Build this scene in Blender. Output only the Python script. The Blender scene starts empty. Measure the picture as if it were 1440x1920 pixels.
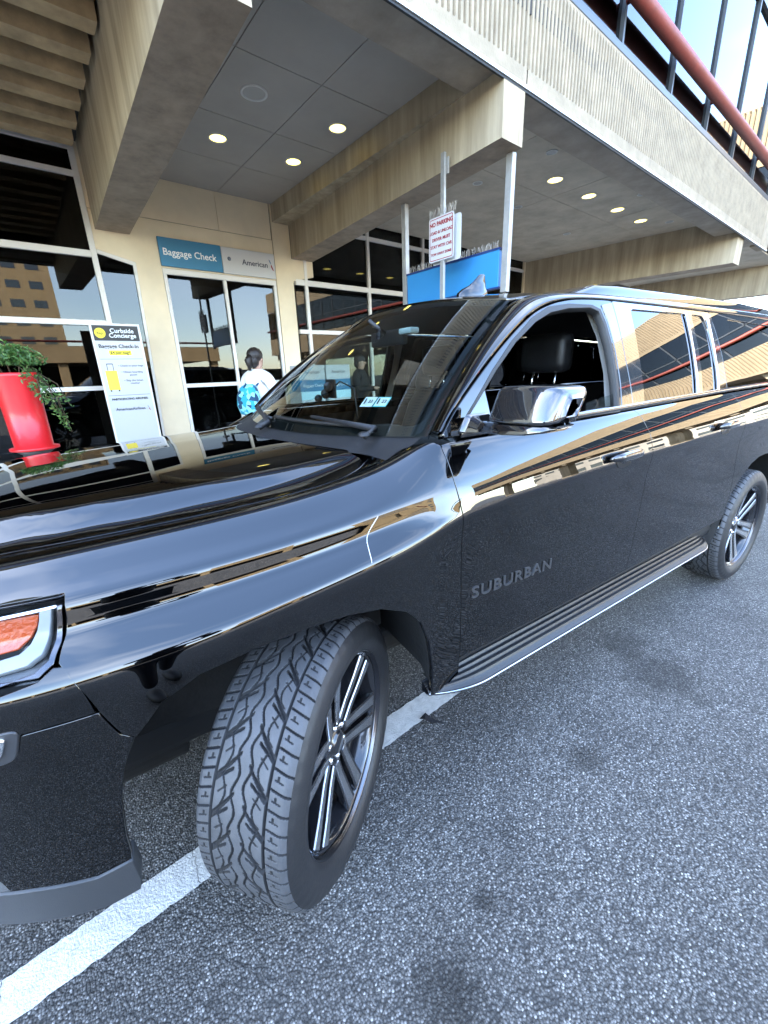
import bpy, bmesh, math, random
import numpy as np
from mathutils import Vector, Matrix
from mathutils.geometry import delaunay_2d_cdt
R = math.radians
random.seed(7); rng = np.random.default_rng(7)
scene = bpy.context.scene
col = scene.collection

# ---------------------------------------------------------------- camera, sky, sun, exposure
PHI = R(5.7)                                    # the car stands 5.7 degrees askew to the kerb
def car2world(v):
    c, s = math.cos(PHI), math.sin(PHI)
    return Vector((c*v[0]+s*v[1], -s*v[0]+c*v[1], v[2]))
CAM_YAW, CAM_PITCH, CAM_ROLL = -2.1526, -0.3217, -0.0374
CAM_POS = car2world((0.329, 1.8862, 1.5329))
def make_camera():
    y, pt, ro = CAM_YAW-PHI, CAM_PITCH, CAM_ROLL
    d = Vector((math.cos(y)*math.cos(pt), math.sin(y)*math.cos(pt), math.sin(pt)))
    r = d.cross(Vector((0, 0, 1))).normalized(); u = r.cross(d)
    c, s = math.cos(ro), math.sin(ro)
    r2 = c*r+s*u; u2 = -s*r+c*u
    m = Matrix((r2, u2, -d)).transposed().to_4x4(); m.translation = CAM_POS
    cd = bpy.data.cameras.new('camera'); cd.sensor_fit = 'HORIZONTAL'; cd.sensor_width = 36.0
    cd.lens = 778.25/1440*36; cd.clip_start = 0.02; cd.clip_end = 2000
    o = bpy.data.objects.new('camera', cd); col.objects.link(o); o.matrix_world = m
    scene.camera = o
make_camera()
SUN_DIR = Vector((0.62, -0.50, 0.60)).normalized()      # towards the sun: behind the terminal, ahead of the car
w = bpy.data.worlds.new('World'); scene.world = w; w.use_nodes = True
def make_world():
    nt = w.node_tree; N = nt.nodes; L = nt.links; N.clear()
    out = N.new('ShaderNodeOutputWorld'); bg = N.new('ShaderNodeBackground'); bg.inputs['Strength'].default_value = 0.15
    sky = N.new('ShaderNodeTexSky'); sky.sky_type = 'NISHITA'; sky.sun_disc = False
    sky.sun_elevation = math.asin(SUN_DIR.z); sky.sun_rotation = math.atan2(SUN_DIR.x, SUN_DIR.y)
    sky.air_density = 1.0; sky.dust_density = 0.6; sky.ozone_density = 1.5
    tc = N.new('ShaderNodeTexCoord'); mp = N.new('ShaderNodeMapping'); mp.inputs['Scale'].default_value = (1.0, 1.0, 2.0)
    nz = N.new('ShaderNodeTexNoise'); nz.inputs['Scale'].default_value = 1.3; nz.inputs['Detail'].default_value = 4; nz.inputs['Roughness'].default_value = .5; nz.inputs['Distortion'].default_value = .25
    rp = N.new('ShaderNodeValToRGB'); rp.color_ramp.elements[0].position = .48; rp.color_ramp.elements[1].position = .80
    rp.color_ramp.elements[1].color = (.34, .34, .34, 1)
    mx = N.new('ShaderNodeMix'); mx.data_type = 'RGBA'; mx.inputs['B'].default_value = (9.0, 9.3, 9.8, 1)
    L.new(tc.outputs['Generated'], mp.inputs['Vector']); L.new(mp.outputs[0], nz.inputs['Vector'])
    L.new(nz.outputs['Fac'], rp.inputs[0]); L.new(rp.outputs[0], mx.inputs['Factor']); L.new(sky.outputs[0], mx.inputs['A'])
    L.new(mx.outputs['Result'], bg.inputs['Color']); L.new(bg.outputs[0], out.inputs[0])
make_world()
sl = bpy.data.lights.new('sun', 'SUN'); sl.energy = 3.6; sl.angle = R(.53); sl.color = (1, .93, .82)
so = bpy.data.objects.new('sun', sl); col.objects.link(so); so.rotation_euler = SUN_DIR.to_track_quat('Z', 'Y').to_euler(); so.location = (0, 0, 30)
vs = scene.view_settings; vs.view_transform = 'Standard'; vs.look = 'None'; vs.gamma = 1; vs.exposure = 4.1
scene.render.film_transparent = False
scene.cycles.max_bounces = 10; scene.cycles.glossy_bounces = 6; scene.cycles.transmission_bounces = 10; scene.cycles.transparent_max_bounces = 16
scene.cycles.caustics_reflective = False; scene.cycles.caustics_refractive = False
scene.cycles.use_denoising = True

# ---------------------------------------------------------------- materials
MATS = {}
def _sock(b, names):
    for n in names:
        if n in b.inputs: return b.inputs[n]
def mat(name, colr=(.5, .5, .5), rough=.5, metal=0., coat=0., coat_ior=1.5, coat_rough=.02, spec=None, ior=None, var=0., vscale=3., var2=None,
        bump=0., bscale=60., bdetail=4., trans=0., emit=None, estr=0., alpha=None, stretch=None, rvar=0., sheen=0.):
    if name in MATS: return MATS[name]
    m = bpy.data.materials.new(name); m.use_nodes = True
    nt = m.node_tree; N = nt.nodes; L = nt.links; b = N['Principled BSDF']
    b.inputs['Base Color'].default_value = (*colr, 1); b.inputs['Roughness'].default_value = rough; b.inputs['Metallic'].default_value = metal
    if coat: b.inputs['Coat Weight'].default_value = coat; b.inputs['Coat IOR'].default_value = coat_ior; b.inputs['Coat Roughness'].default_value = coat_rough
    if spec is not None: b.inputs['Specular IOR Level'].default_value = spec
    if ior: b.inputs['IOR'].default_value = ior
    if trans: b.inputs['Transmission Weight'].default_value = trans
    if sheen: b.inputs['Sheen Weight'].default_value = sheen
    if emit: b.inputs['Emission Color'].default_value = (*emit, 1); b.inputs['Emission Strength'].default_value = estr
    tc = None
    if var or bump or rvar:
        tc = N.new('ShaderNodeTexCoord'); mp = N.new('ShaderNodeMapping'); L.new(tc.outputs['Object'], mp.inputs['Vector'])
        if stretch: mp.inputs['Scale'].default_value = stretch
    if var:
        nz = N.new('ShaderNodeTexNoise'); nz.inputs['Scale'].default_value = vscale; nz.inputs['Detail'].default_value = 8; nz.inputs['Roughness'].default_value = .65
        L.new(mp.outputs[0], nz.inputs['Vector'])
        rp = N.new('ShaderNodeValToRGB'); c2 = var2 or tuple(max(0, c*(1-var)) for c in colr); c1 = tuple(min(1, c*(1+var*.5)) for c in colr)
        rp.color_ramp.elements[0].position = .3; rp.color_ramp.elements[0].color = (*c2, 1); rp.color_ramp.elements[1].position = .68; rp.color_ramp.elements[1].color = (*c1, 1)
        L.new(nz.outputs['Fac'], rp.inputs[0]); L.new(rp.outputs[0], b.inputs['Base Color'])
    if rvar:
        n3 = N.new('ShaderNodeTexNoise'); n3.inputs['Scale'].default_value = vscale*2.3; n3.inputs['Detail'].default_value = 5; L.new(mp.outputs[0], n3.inputs['Vector'])
        mr = N.new('ShaderNodeMapRange'); mr.inputs['To Min'].default_value = max(0, rough-rvar); mr.inputs['To Max'].default_value = rough+rvar
        L.new(n3.outputs['Fac'], mr.inputs[0]); L.new(mr.outputs[0], b.inputs['Roughness'])
    if bump:
        n2 = N.new('ShaderNodeTexNoise'); n2.inputs['Scale'].default_value = bscale; n2.inputs['Detail'].default_value = bdetail; L.new(mp.outputs[0], n2.inputs['Vector'])
        bp = N.new('ShaderNodeBump'); bp.inputs['Strength'].default_value = bump; bp.inputs['Distance'].default_value = .01
        L.new(n2.outputs['Fac'], bp.inputs['Height']); L.new(bp.outputs[0], b.inputs['Normal'])
    MATS[name] = m
    return m
def glass_mat(name, tint, refl_ior=1.5, dark=0.0, boost=0.0):
    # a thin pane: tinted see-through plus a Fresnel mirror reflection
    m = bpy.data.materials.new(name); m.use_nodes = True; nt = m.node_tree; N = nt.nodes; L = nt.links; N.clear()
    out = N.new('ShaderNodeOutputMaterial'); tr = N.new('ShaderNodeBsdfTransparent'); tr.inputs[0].default_value = (*tint, 1)
    gl = N.new('ShaderNodeBsdfGlossy'); gl.inputs['Roughness'].default_value = 0.0; gl.inputs[0].default_value = (1, 1, 1, 1)
    fr = N.new('ShaderNodeFresnel'); fr.inputs[0].default_value = refl_ior
    mx = N.new('ShaderNodeMixShader')
    if boost:
        ad = N.new('ShaderNodeMath'); ad.operation = 'ADD'; ad.use_clamp = True; ad.inputs[1].default_value = boost
        L.new(fr.outputs[0], ad.inputs[0]); L.new(ad.outputs[0], mx.inputs[0])
    else: L.new(fr.outputs[0], mx.inputs[0])
    L.new(tr.outputs[0], mx.inputs[1]); L.new(gl.outputs[0], mx.inputs[2]); L.new(mx.outputs[0], out.inputs[0])
    MATS[name] = m
    return m

# ---------------------------------------------------------------- mesh helpers
def link(o, parent=None):
    col.objects.link(o)
    if parent is not None: o.parent = parent
    return o
def tag(o, label=None, cat=None, group=None, kind=None):
    if label: o['label'] = label
    if cat: o['category'] = cat
    if group: o['group'] = group
    if kind: o['kind'] = kind
    return o
def empty(name, loc=(0, 0, 0), rz=0., parent=None):
    o = bpy.data.objects.new(name, None); o.empty_display_size = .2; o.location = loc; o.rotation_euler = (0, 0, rz)
    return link(o, parent)
def mesh_obj(name, V, F, m=None, parent=None, smooth=False, normals=None, mats=None, fm=None):
    me = bpy.data.meshes.new(name); me.from_pydata([tuple(v) for v in V], [], [tuple(int(i) for i in f) for f in F]); me.update()
    for x in (mats or ([m] if m else [])): me.materials.append(x)
    if fm is not None: me.polygons.foreach_set('material_index', np.array(fm, dtype=np.int32))
    if smooth or normals is not None: me.polygons.foreach_set('use_smooth', np.ones(len(me.polygons), dtype=bool))
    if normals is not None: me.normals_split_custom_set_from_vertices([tuple(n) for n in normals])
    o = bpy.data.objects.new(name, me)
    return link(o, parent)
class MB:
    def __init__(s): s.v = []; s.f = []; s.sm = []
    def add(s, V, F, smooth=False):
        b = len(s.v); s.v += [tuple(map(float, v)) for v in V]; s.f += [tuple(int(i)+b for i in f) for f in F]; s.sm += [smooth]*len(F); return s
    def box(s, x0, x1, y0, y1, z0, z1, bev=0.):
        x0, x1 = min(x0, x1), max(x0, x1); y0, y1 = min(y0, y1), max(y0, y1); z0, z1 = min(z0, z1), max(z0, z1)
        if bev <= 0:
            return s.add([(x0, y0, z0), (x1, y0, z0), (x1, y1, z0), (x0, y1, z0), (x0, y0, z1), (x1, y0, z1), (x1, y1, z1), (x0, y1, z1)],
                  [(0, 3, 2, 1), (4, 5, 6, 7), (0, 1, 5, 4), (1, 2, 6, 5), (2, 3, 7, 6), (3, 0, 4, 7)])
        bm = bmesh.new(); bmesh.ops.create_cube(bm, size=1)
        for v in bm.verts: v.co = Vector(((x0+x1)/2+v.co.x*(x1-x0), (y0+y1)/2+v.co.y*(y1-y0), (z0+z1)/2+v.co.z*(z1-z0)))
        bmesh.ops.bevel(bm, geom=bm.edges[:], offset=bev, segments=2, profile=.6, affect='EDGES')
        return s.bm(bm)
    def bm(s, bm, mtx=None, smooth=False):
        bm.verts.ensure_lookup_table()
        for i, v in enumerate(bm.verts): v.index = i
        V = [(mtx @ v.co) if mtx else v.co for v in bm.verts]; s.add(V, [[v.index for v in f.verts] for f in bm.faces], smooth); bm.free(); return s
    def prism(s, pts, axis, a0, a1, smooth=False):
        # pts: 2-D outline, extruded along axis from a0 to a1; axis 0: pts=(y,z), 1: pts=(x,z), 2: pts=(x,y)
        n = len(pts); mk = {0: lambda p, a: (a, p[0], p[1]), 1: lambda p, a: (p[0], a, p[1]), 2: lambda p, a: (p[0], p[1], a)}[axis]
        V = [mk(p, a0) for p in pts]+[mk(p, a1) for p in pts]
        F = [tuple(range(n))[::-1], tuple(range(n, 2*n))]+[(i, (i+1) % n, n+(i+1) % n, n+i) for i in range(n)]
        return s.add(V, F, smooth)
    def tube(s, path, r, n=10, caps=True, smooth=True):
        P = [Vector(p) for p in path]; rr = r if isinstance(r, (list, tuple)) else [r]*len(P)
        V = []; F = []; prev = None
        for i, p in enumerate(P):
            t = (P[min(i+1, len(P)-1)]-P[max(i-1, 0)]).normalized()
            if prev is None:
                a = Vector((0, 0, 1)) if abs(t.z) < .9 else Vector((1, 0, 0)); u = t.cross(a).normalized()
            else: u = (prev-t*prev.dot(t)).normalized()
            prev = u; v = t.cross(u)
            for k in range(n):
                an = 2*math.pi*k/n; V.append(p+(u*math.cos(an)+v*math.sin(an))*rr[i])
        for i in range(len(P)-1):
            for k in range(n): F.append((i*n+k, i*n+(k+1) % n, (i+1)*n+(k+1) % n, (i+1)*n+k))
        if caps: F.append(tuple(range(n))[::-1]); F.append(tuple(range((len(P)-1)*n, len(P)*n)))
        return s.add(V, F, smooth)
    def lathe(s, prof, n=32, axis='Z', c=(0, 0, 0), smooth=True, closed=False):
        V = []; F = []; m = len(prof)
        for i in range(n):
            a = 2*math.pi*i/n; ca, sa = math.cos(a), math.sin(a)
            for (r, h) in prof:
                if axis == 'Z': V.append((c[0]+r*ca, c[1]+r*sa, c[2]+h))
                else: V.append((c[0]+r*ca, c[1]+h, c[2]+r*sa))
        for i in range(n):
            j = (i+1) % n
            for k in range(m-1 if not closed else m):
                k2 = (k+1) % m; q = (i*m+k, j*m+k, j*m+k2, i*m+k2)
                F.append(q if axis == 'Z' else q[::-1])
        return s.add(V, F, smooth)
    def ico(s, c, r, sub=2, smooth=True, scale=(1, 1, 1)):
        bm = bmesh.new(); bmesh.ops.create_icosphere(bm, subdivisions=sub, radius=1)
        for v in bm.verts: v.co = Vector((c[0]+v.co.x*r*scale[0], c[1]+v.co.y*r*scale[1], c[2]+v.co.z*r*scale[2]))
        return s.bm(bm, None, smooth)
    def build(s, name, m, parent=None, smooth=None, loc=None):
        o = mesh_obj(name, s.v, s.f, m, parent)
        sm = np.array([bool(x) for x in s.sm]) if smooth is None else np.full(len(s.f), smooth)
        o.data.polygons.foreach_set('use_smooth', sm)
        if loc: o.location = loc
        return o
def text_mesh(body, size=.1, extrude=.001, spacing=1., align='CENTER', line=1.0, shear=0., bold=0.):
    cu = bpy.data.curves.new('t', 'FONT'); cu.body = body; cu.size = size; cu.extrude = extrude; cu.align_x = align; cu.align_y = 'CENTER'
    cu.space_character = spacing; cu.space_line = line; cu.resolution_u = 3; cu.shear = shear; cu.offset = bold
    o = bpy.data.objects.new('t', cu); col.objects.link(o); bpy.context.view_layer.update()
    me = bpy.data.meshes.new_from_object(o.evaluated_get(bpy.context.evaluated_depsgraph_get()))
    V = np.array([v.co[:] for v in me.vertices]).reshape(-1, 3); F = [tuple(p.vertices) for p in me.polygons]
    bpy.data.objects.remove(o); bpy.data.curves.remove(cu); bpy.data.meshes.remove(me)
    return V, F
def text_on(name, body, size, origin, xdir, ydir, m, parent, **k):
    V, F = text_mesh(body, size, **k); xd = np.array(xdir, float); yd = np.array(ydir, float); nd = np.cross(xd, yd)
    P = np.array(origin, float)+V[:, :1]*xd+V[:, 1:2]*yd+V[:, 2:3]*nd
    return mesh_obj(name, P, F, m, parent)
def pchip(x, y, xq):
    x = np.asarray(x, float); y = np.asarray(y, float); xq = np.asarray(xq, float)
    shp = y.shape[1:]; y2 = y.reshape(len(x), -1); h = np.diff(x)[:, None]; d = np.diff(y2, axis=0)/h
    m = np.zeros_like(y2); m[0] = d[0]; m[-1] = d[-1]
    if len(x) > 2:
        w1 = 2*h[1:]+h[:-1]; w2 = h[1:]+2*h[:-1]; same = (d[1:]*d[:-1]) > 0
        with np.errstate(divide='ignore', invalid='ignore'): hm = (w1+w2)/(w1/d[:-1]+w2/d[1:])
        m[1:-1] = np.where(same, hm, 0)
    i = np.clip(np.searchsorted(x, xq)-1, 0, len(x)-2); t = ((xq-x[i])/(x[i+1]-x[i]))[:, None]; hh = (x[i+1]-x[i])[:, None]
    o = (2*t**3-3*t**2+1)*y2[i]+(t**3-2*t**2+t)*hh*m[i]+(-2*t**3+3*t**2)*y2[i+1]+(t**3-t**2)*hh*m[i+1]
    return o.reshape((len(xq),)+shp)
def gsmooth(A, sig, axis):
    n = int(math.ceil(sig*3)); k = np.exp(-.5*(np.arange(-n, n+1)/sig)**2); k /= k.sum()
    P = np.concatenate([np.repeat(np.take(A, [0], axis), n, axis), A, np.repeat(np.take(A, [-1], axis), n, axis)], axis)
    # linear extrapolation at the ends keeps the slope
    return np.apply_along_axis(lambda v: np.convolve(v, k, 'valid'), axis, P)
def inpoly(P, poly):
    x, y = P[:, 0], P[:, 1]; r = np.zeros(len(P), bool); n = len(poly)
    for i in range(n):
        x1, y1 = poly[i]; x2, y2 = poly[(i+1) % n]
        c = ((y1 > y) != (y2 > y)); xi = x1+(y-y1)*(x2-x1)/np.where(y2 == y1, 1e-12, y2-y1)
        r ^= c & (x < xi)
    return r
def densify(poly, step, closed=True):
    out = []; n = len(poly)
    for i in range(n if closed else n-1):
        a = np.array(poly[i], float); b = np.array(poly[(i+1) % n], float); k = max(1, int(math.ceil(np.linalg.norm(b-a)/step)))
        for j in range(k): out.append(tuple(a+(b-a)*j/k))
    if not closed: out.append(tuple(poly[-1]))
    return out
def rounded(poly, r, n=5):
    # round the corners of a polygon; r: radius or list of radii
    out = []; N = len(poly); rs = r if isinstance(r, (list, tuple)) else [r]*N
    for i in range(N):
        p0 = np.array(poly[i-1], float); p1 = np.array(poly[i], float); p2 = np.array(poly[(i+1) % N], float); rr = rs[i]
        if rr <= 0: out.append(tuple(p1)); continue
        a = (p0-p1); la = np.linalg.norm(a); b = (p2-p1); lb = np.linalg.norm(b); q = min(rr, la*.48, lb*.48)
        A = p1+a/la*q; B = p1+b/lb*q
        for j in range(n+1):
            t = j/n; out.append(tuple((1-t)**2*A+2*t*(1-t)*p1+t*t*B))
    return out
def panel(name, outline, holes, fmap, m, parent=None, step=.02, depth=.018, flip=False, mirror=False, open_edges=None):
    """sheet cut out of a smooth surface: fmap(a,b)->(points, normals); edges are folded inwards by depth"""
    loops = [densify(outline, step*.8)]+[densify(h, step*.8) for h in (holes or [])]
    pts = []; edges = []
    for lp in loops:
        b = len(pts); pts += lp; edges += [(b+i, b+(i+1) % len(lp)) for i in range(len(lp))]
    B = np.array(pts); lo, hi = B.min(0), B.max(0)
    gx, gy = np.meshgrid(np.arange(lo[0]+step*.5, hi[0], step), np.arange(lo[1]+step*.5, hi[1], step)); G = np.stack([gx.ravel(), gy.ravel()], 1)
    ok = inpoly(G, loops[0])
    for h in loops[1:]: ok &= ~inpoly(G, h)
    G = G[ok]
    if len(G):
        keep = np.ones(len(G), bool)
        for i in range(0, len(B), 200): keep &= (np.linalg.norm(G[:, None]-B[None, i:i+200], axis=2) > step*.45).all(1)
        G = G[keep]
    allp = [Vector((float(a), float(b))) for a, b in np.concatenate([B, G])] if len(G) else [Vector(p) for p in pts]
    vo, eo, fo, ov, oe, of = delaunay_2d_cdt(allp, edges, [], 1, 1e-6)
    V2 = np.array([v[:] for v in vo]); F = np.array([f for f in fo if len(f) == 3]); C = V2[F].mean(1)
    ok = inpoly(C, loops[0])
    for h in loops[1:]: ok &= ~inpoly(C, h)
    F = F[ok]
    P, Nn = fmap(V2[:, 0], V2[:, 1])
    # orient
    fn = np.cross(P[F[:, 1]]-P[F[:, 0]], P[F[:, 2]]-P[F[:, 0]]); s = (fn*Nn[F].mean(1)).sum(1)
    F[s < 0] = F[s < 0][:, ::-1]
    V = [P]; NN = [Nn]; FF = [tuple(f) for f in F]; base = len(P)
    if depth:
        for lp in loops:
            L = np.array(lp); p, n = fmap(L[:, 0], L[:, 1]); t = np.roll(p, -1, 0)-np.roll(p, 1, 0); t /= np.linalg.norm(t, axis=1)[:, None]+1e-12
            q = np.cross(t, n)
            # make q point out of the sheet
            c2 = L+0; ctr_in = inpoly(L+np.roll(L, -1, 0)*0, loops[0])
            e = 1e-3; tt = np.roll(L, -1, 0)-np.roll(L, 1, 0); nn2 = np.stack([-tt[:, 1], tt[:, 0]], 1); nn2 /= np.linalg.norm(nn2, axis=1)[:, None]+1e-12
            pa, _ = fmap(L[:, 0]+nn2[:, 0]*e, L[:, 1]+nn2[:, 1]*e)
            ins = inpoly(L+nn2*e, loops[0])
            for h in loops[1:]: ins &= ~inpoly(L+nn2*e, h)
            dirn = (pa-p)*np.where(ins, -1, 1)[:, None]
            q *= np.sign((q*dirn).sum(1))[:, None]
            k = len(lp); b = base
            r0 = p; r1 = p+q*.0015-n*.0015; r2 = p+q*.002-n*depth
            V += [r0, r1, r2]; NN += [(n+q*.35), (n*.5+q), q]; base += 3*k
            for i in range(k):
                j = (i+1) % k
                for o_ in (0, k):
                    f = (b+o_+i, b+o_+j, b+o_+k+j, b+o_+k+i); FF.append(f)
    V = np.concatenate(V); NN = np.concatenate(NN); NN /= np.linalg.norm(NN, axis=1)[:, None]+1e-12
    # fix the winding of the folded edges
    F2 = []
    for f in FF:
        a, b_, c = V[f[0]], V[f[1]], V[f[2]]; g = np.cross(b_-a, c-a)
        if np.dot(g, NN[list(f)].mean(0)) < 0: f = tuple(f[::-1])
        F2.append(f)
    if mirror:
        V = V*np.array([1, -1, 1]); NN = NN*np.array([1, -1, 1]); F2 = [tuple(f[::-1]) for f in F2]
    return mesh_obj(name, V, F2, m, parent, normals=NN)
# ---------------------------------------------------------------- material set
PAINT = mat('black_paint', (.0002, .0002, .0003), .4, coat=1., coat_ior=1.72, coat_rough=.004, spec=0.)
PLASTIC = mat('black_plastic', (.007, .0072, .008), .55, bump=.15, bscale=350)
GLOSSBLK = mat('gloss_black_trim', (.006, .006, .007), .08, coat=1., coat_ior=1.6)
RUBBER = mat('tyre_rubber', (.055, .056, .060), .6, var=.35, vscale=9., bump=.12, bscale=220)
RUBBER_D = mat('seal_rubber', (.008, .008, .008), .55)
CHROME = mat('chrome', (.82, .83, .85), .05, metal=1.)
ALLOY = mat('machined_alloy', (.78, .79, .81), .24, metal=1.)
DARKALLOY = mat('black_alloy', (.012, .012, .014), .2, coat=.8)
LINER = mat('wheel_liner', (.014, .0135, .013), .85, var=.5, vscale=6., bump=.3, bscale=60)
GREYPL = mat('grey_plastic_skirt', (.032, .033, .036), .5, bump=.15, bscale=400)
LEATHER = mat('black_leather', (.012, .012, .013), .45, bump=.1, bscale=200)
DASH = mat('dash_plastic', (.014, .0145, .015), .6, bump=.15, bscale=300)
HEADLINER = mat('grey_headliner', (.16, .155, .145), .9)
PILLARTRIM = mat('light_pillar_trim', (.42, .41, .39), .7)
CARPET = mat('dark_carpet', (.01, .01, .01), .95)
WSGLASS = glass_mat('windscreen_glass', (.70, .80, .76), 1.52)
SIDEGLASS = glass_mat('side_glass', (.62, .70, .66), 1.52)
PRIVACY = glass_mat('privacy_glass', (.018, .02, .022), 1.55)
LENS = glass_mat('lamp_lens', (.93, .95, .96), 1.12)
ORANGE = mat('orange_reflector', (.40, .05, .002), .25, coat=1., bump=.5, bscale=120)
LAMPWHITE = mat('white_light_guide', (.26, .27, .28), .25, coat=.3)
STICKER = mat('paper_white', (.8, .82, .8), .5)
STICKBLUE = mat('sticker_teal', (.15, .55, .55), .5)
INK = mat('black_ink', (.01, .01, .012), .6)
STEEL = mat('bright_steel', (.7, .7, .72), .18, metal=1.)

suv = empty('suv', (0, 0, 0), -PHI)
tag(suv, 'large black SUV parked at the kerb with its front wheel turned and driver window down', 'car')
# ---------------------------------------------------------------- body surface (lower body and bonnet), car axes: x forward, y left, z up
SK = np.array([0, .26, .46, .68, .75, .78, .84, .91, .98, 1.06, 1.12, 1.18, 1.22, 1.29, 1.37, 1.67, 1.97])
def station(W, zc, u1, u2, u3, u4, pk, v8, v9, q, p, m, c, low=(-.085, -.026, -.019, -.012, -.002)):
    return [(W+low[0], .24), (W+low[1], .50), (W+low[2], .5+(zc-.09-.5)*.55), (W+low[3], zc-.09), (W+low[4], zc-.02), (W, zc), u1, u2, u3, u4, pk, v8, v9, q, p, m, c]
fl = (-.06, -.02, -.002, .004, .003)
ST = {
 1.00: station(.60, .945, (.585, .98), (.57, 1.03), (.56, 1.07), (.54, 1.10), (.50, 1.118), (.46, 1.11), (.45, 1.11), (.42, 1.12), (.39, 1.15), (.2, 1.165), (0, 1.17), fl),
 .80: station(.85, .955, (.832, 1.0), (.812, 1.06), (.801, 1.10), (.775, 1.135), (.72, 1.158), (.66, 1.143), (.63, 1.143), (.575, 1.158), (.525, 1.204), (.3, 1.222), (0, 1.23), fl),
 .60: station(.945, .965, (0.906, 1.014), (0.877, 1.050), (0.869, 1.102), (0.826, 1.135), (0.747, 1.188), (0.671, 1.170), (0.649, 1.170), (0.612, 1.187), (0.560, 1.236), (0.300, 1.258), (0.000, 1.266), fl),
 .45: station(.975, .972, (0.934, 1.022), (0.903, 1.054), (0.894, 1.105), (0.848, 1.140), (0.767, 1.193), (0.698, 1.177), (0.676, 1.177), (0.640, 1.193), (0.588, 1.242), (0.300, 1.266), (0.000, 1.275), fl),
 .25: station(.995, .985, (0.951, 1.030), (0.917, 1.059), (0.908, 1.111), (0.861, 1.146), (0.780, 1.199), (0.723, 1.184), (0.701, 1.184), (0.662, 1.200), (0.610, 1.248), (0.300, 1.276), (0.000, 1.285), fl),
 .05: station(1.003, 1.01, (0.960, 1.046), (0.929, 1.070), (0.920, 1.120), (0.873, 1.155), (0.792, 1.208), (0.743, 1.194), (0.721, 1.194), (0.680, 1.209), (0.617, 1.256), (0.300, 1.286), (0.000, 1.295), fl),
 -.15: station(1.008, 1.035, (0.973, 1.066), (0.941, 1.088), (0.931, 1.137), (0.886, 1.173), (0.805, 1.226), (0.761, 1.211), (0.739, 1.211), (0.695, 1.224), (0.620, 1.268), (0.300, 1.296), (0.000, 1.304), fl),
 -.35: station(1.012, 1.068, (0.986, 1.100), (0.969, 1.127), (0.958, 1.170), (0.910, 1.226), (0.846, 1.268), (0.794, 1.258), (0.768, 1.253), (0.710, 1.255), (0.632, 1.288), (0.300, 1.306), (0.000, 1.312), fl),
 -.53: station(1.016, 1.10, (1.011, 1.13), (1.003, 1.165), (0.991, 1.205), (0.928, 1.318), (.897, 1.3365), (.86, 1.338), (.82, 1.33), (.73, 1.315), (.64, 1.30), (.3, 1.31), (0, 1.315)),
 -.75: station(1.019, 1.12, (1.014, 1.15), (1.006, 1.185), (0.992, 1.225), (0.938, 1.322), (.905, 1.339), (.87, 1.343), (.82, 1.343), (.73, 1.3415), (.64, 1.34), (.3, 1.34), (0, 1.34)),
 -1.70: station(1.020, 1.15, (1.014, 1.178), (1.006, 1.212), (0.992, 1.252), (0.943, 1.336), (.91, 1.351), (.87, 1.355), (.82, 1.355), (.73, 1.3525), (.64, 1.35), (.3, 1.35), (0, 1.35)),
 -2.70: station(1.020, 1.168, (1.014, 1.195), (1.006, 1.229), (0.992, 1.269), (0.943, 1.352), (.91, 1.367), (.87, 1.37), (.82, 1.37), (.73, 1.365), (.64, 1.36), (.3, 1.36), (0, 1.36)),
 -3.90: station(1.010, 1.175, (1.004, 1.203), (.994, 1.244), (.974, 1.304), (.934, 1.364), (.90, 1.377), (.86, 1.38), (.82, 1.38), (.73, 1.375), (.64, 1.37), (.3, 1.37), (0, 1.37)),
 -4.50: station(.955, 1.175, (.947, 1.21), (.936, 1.26), (.92, 1.32), (.895, 1.376), (0.8575, 1.378), (.82, 1.38), (.78, 1.38), (0.69, 1.375), (.6, 1.37), (.3, 1.37), (0, 1.37)),
 -4.72: station(.86, 1.175, (.852, 1.21), (.842, 1.26), (.83, 1.32), (.81, 1.376), (0.775, 1.378), (.74, 1.38), (.7, 1.38), (0.625, 1.375), (.55, 1.37), (.3, 1.37), (0, 1.37)),
}
xs = sorted(ST); XG = np.arange(-4.72, 1.001, .01); SG = np.linspace(0, SK[-1], 270)
_c = pchip(xs, np.array([ST[x] for x in xs]), XG)                       # nx,15,2
_g = np.stack([pchip(SK, _c[i], SG) for i in range(len(XG))])           # nx,ns,2
_g = gsmooth(_g, 1.5, 1); _g = gsmooth(_g, 4., 0)
XX, ZZ = np.meshgrid(XG, SG, indexing='ij')
bump_r = .020*np.exp(-((XX+3.30)/.52)**4)*np.exp(-((_g[..., 1]-.90)/.13)**2)
GP = np.stack([XX, _g[..., 0]+bump_r, _g[..., 1]], -1)
_dx = np.gradient(GP, axis=0); _ds = np.gradient(GP, axis=1); GN = np.cross(_ds, _dx); GN /= np.linalg.norm(GN, axis=2)[..., None]
if GN[200, 50, 1] < 0: GN = -GN
def bil(A, x, s):
    fi = np.clip((np.asarray(x, float)-XG[0])/.01, 0, len(XG)-1.001); fj = np.clip(np.asarray(s, float)/SG[1], 0, len(SG)-1.001)
    i = fi.astype(int); j = fj.astype(int); a = (fi-i)[..., None]; b = (fj-j)[..., None]
    return (A[i, j]*(1-a)+A[i+1, j]*a)*(1-b)+(A[i, j+1]*(1-a)+A[i+1, j+1]*a)*b
def body(x, s):
    n = bil(GN, x, s); n /= np.linalg.norm(n, axis=-1)[..., None]; return bil(GP, x, s), n
def s_of_z(x, z):
    s = np.linspace(0, 1.07, 500); p = bil(GP, np.full(500, x), s)[:, 2]; return float(np.interp(z, np.maximum.accumulate(p), s))
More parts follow.
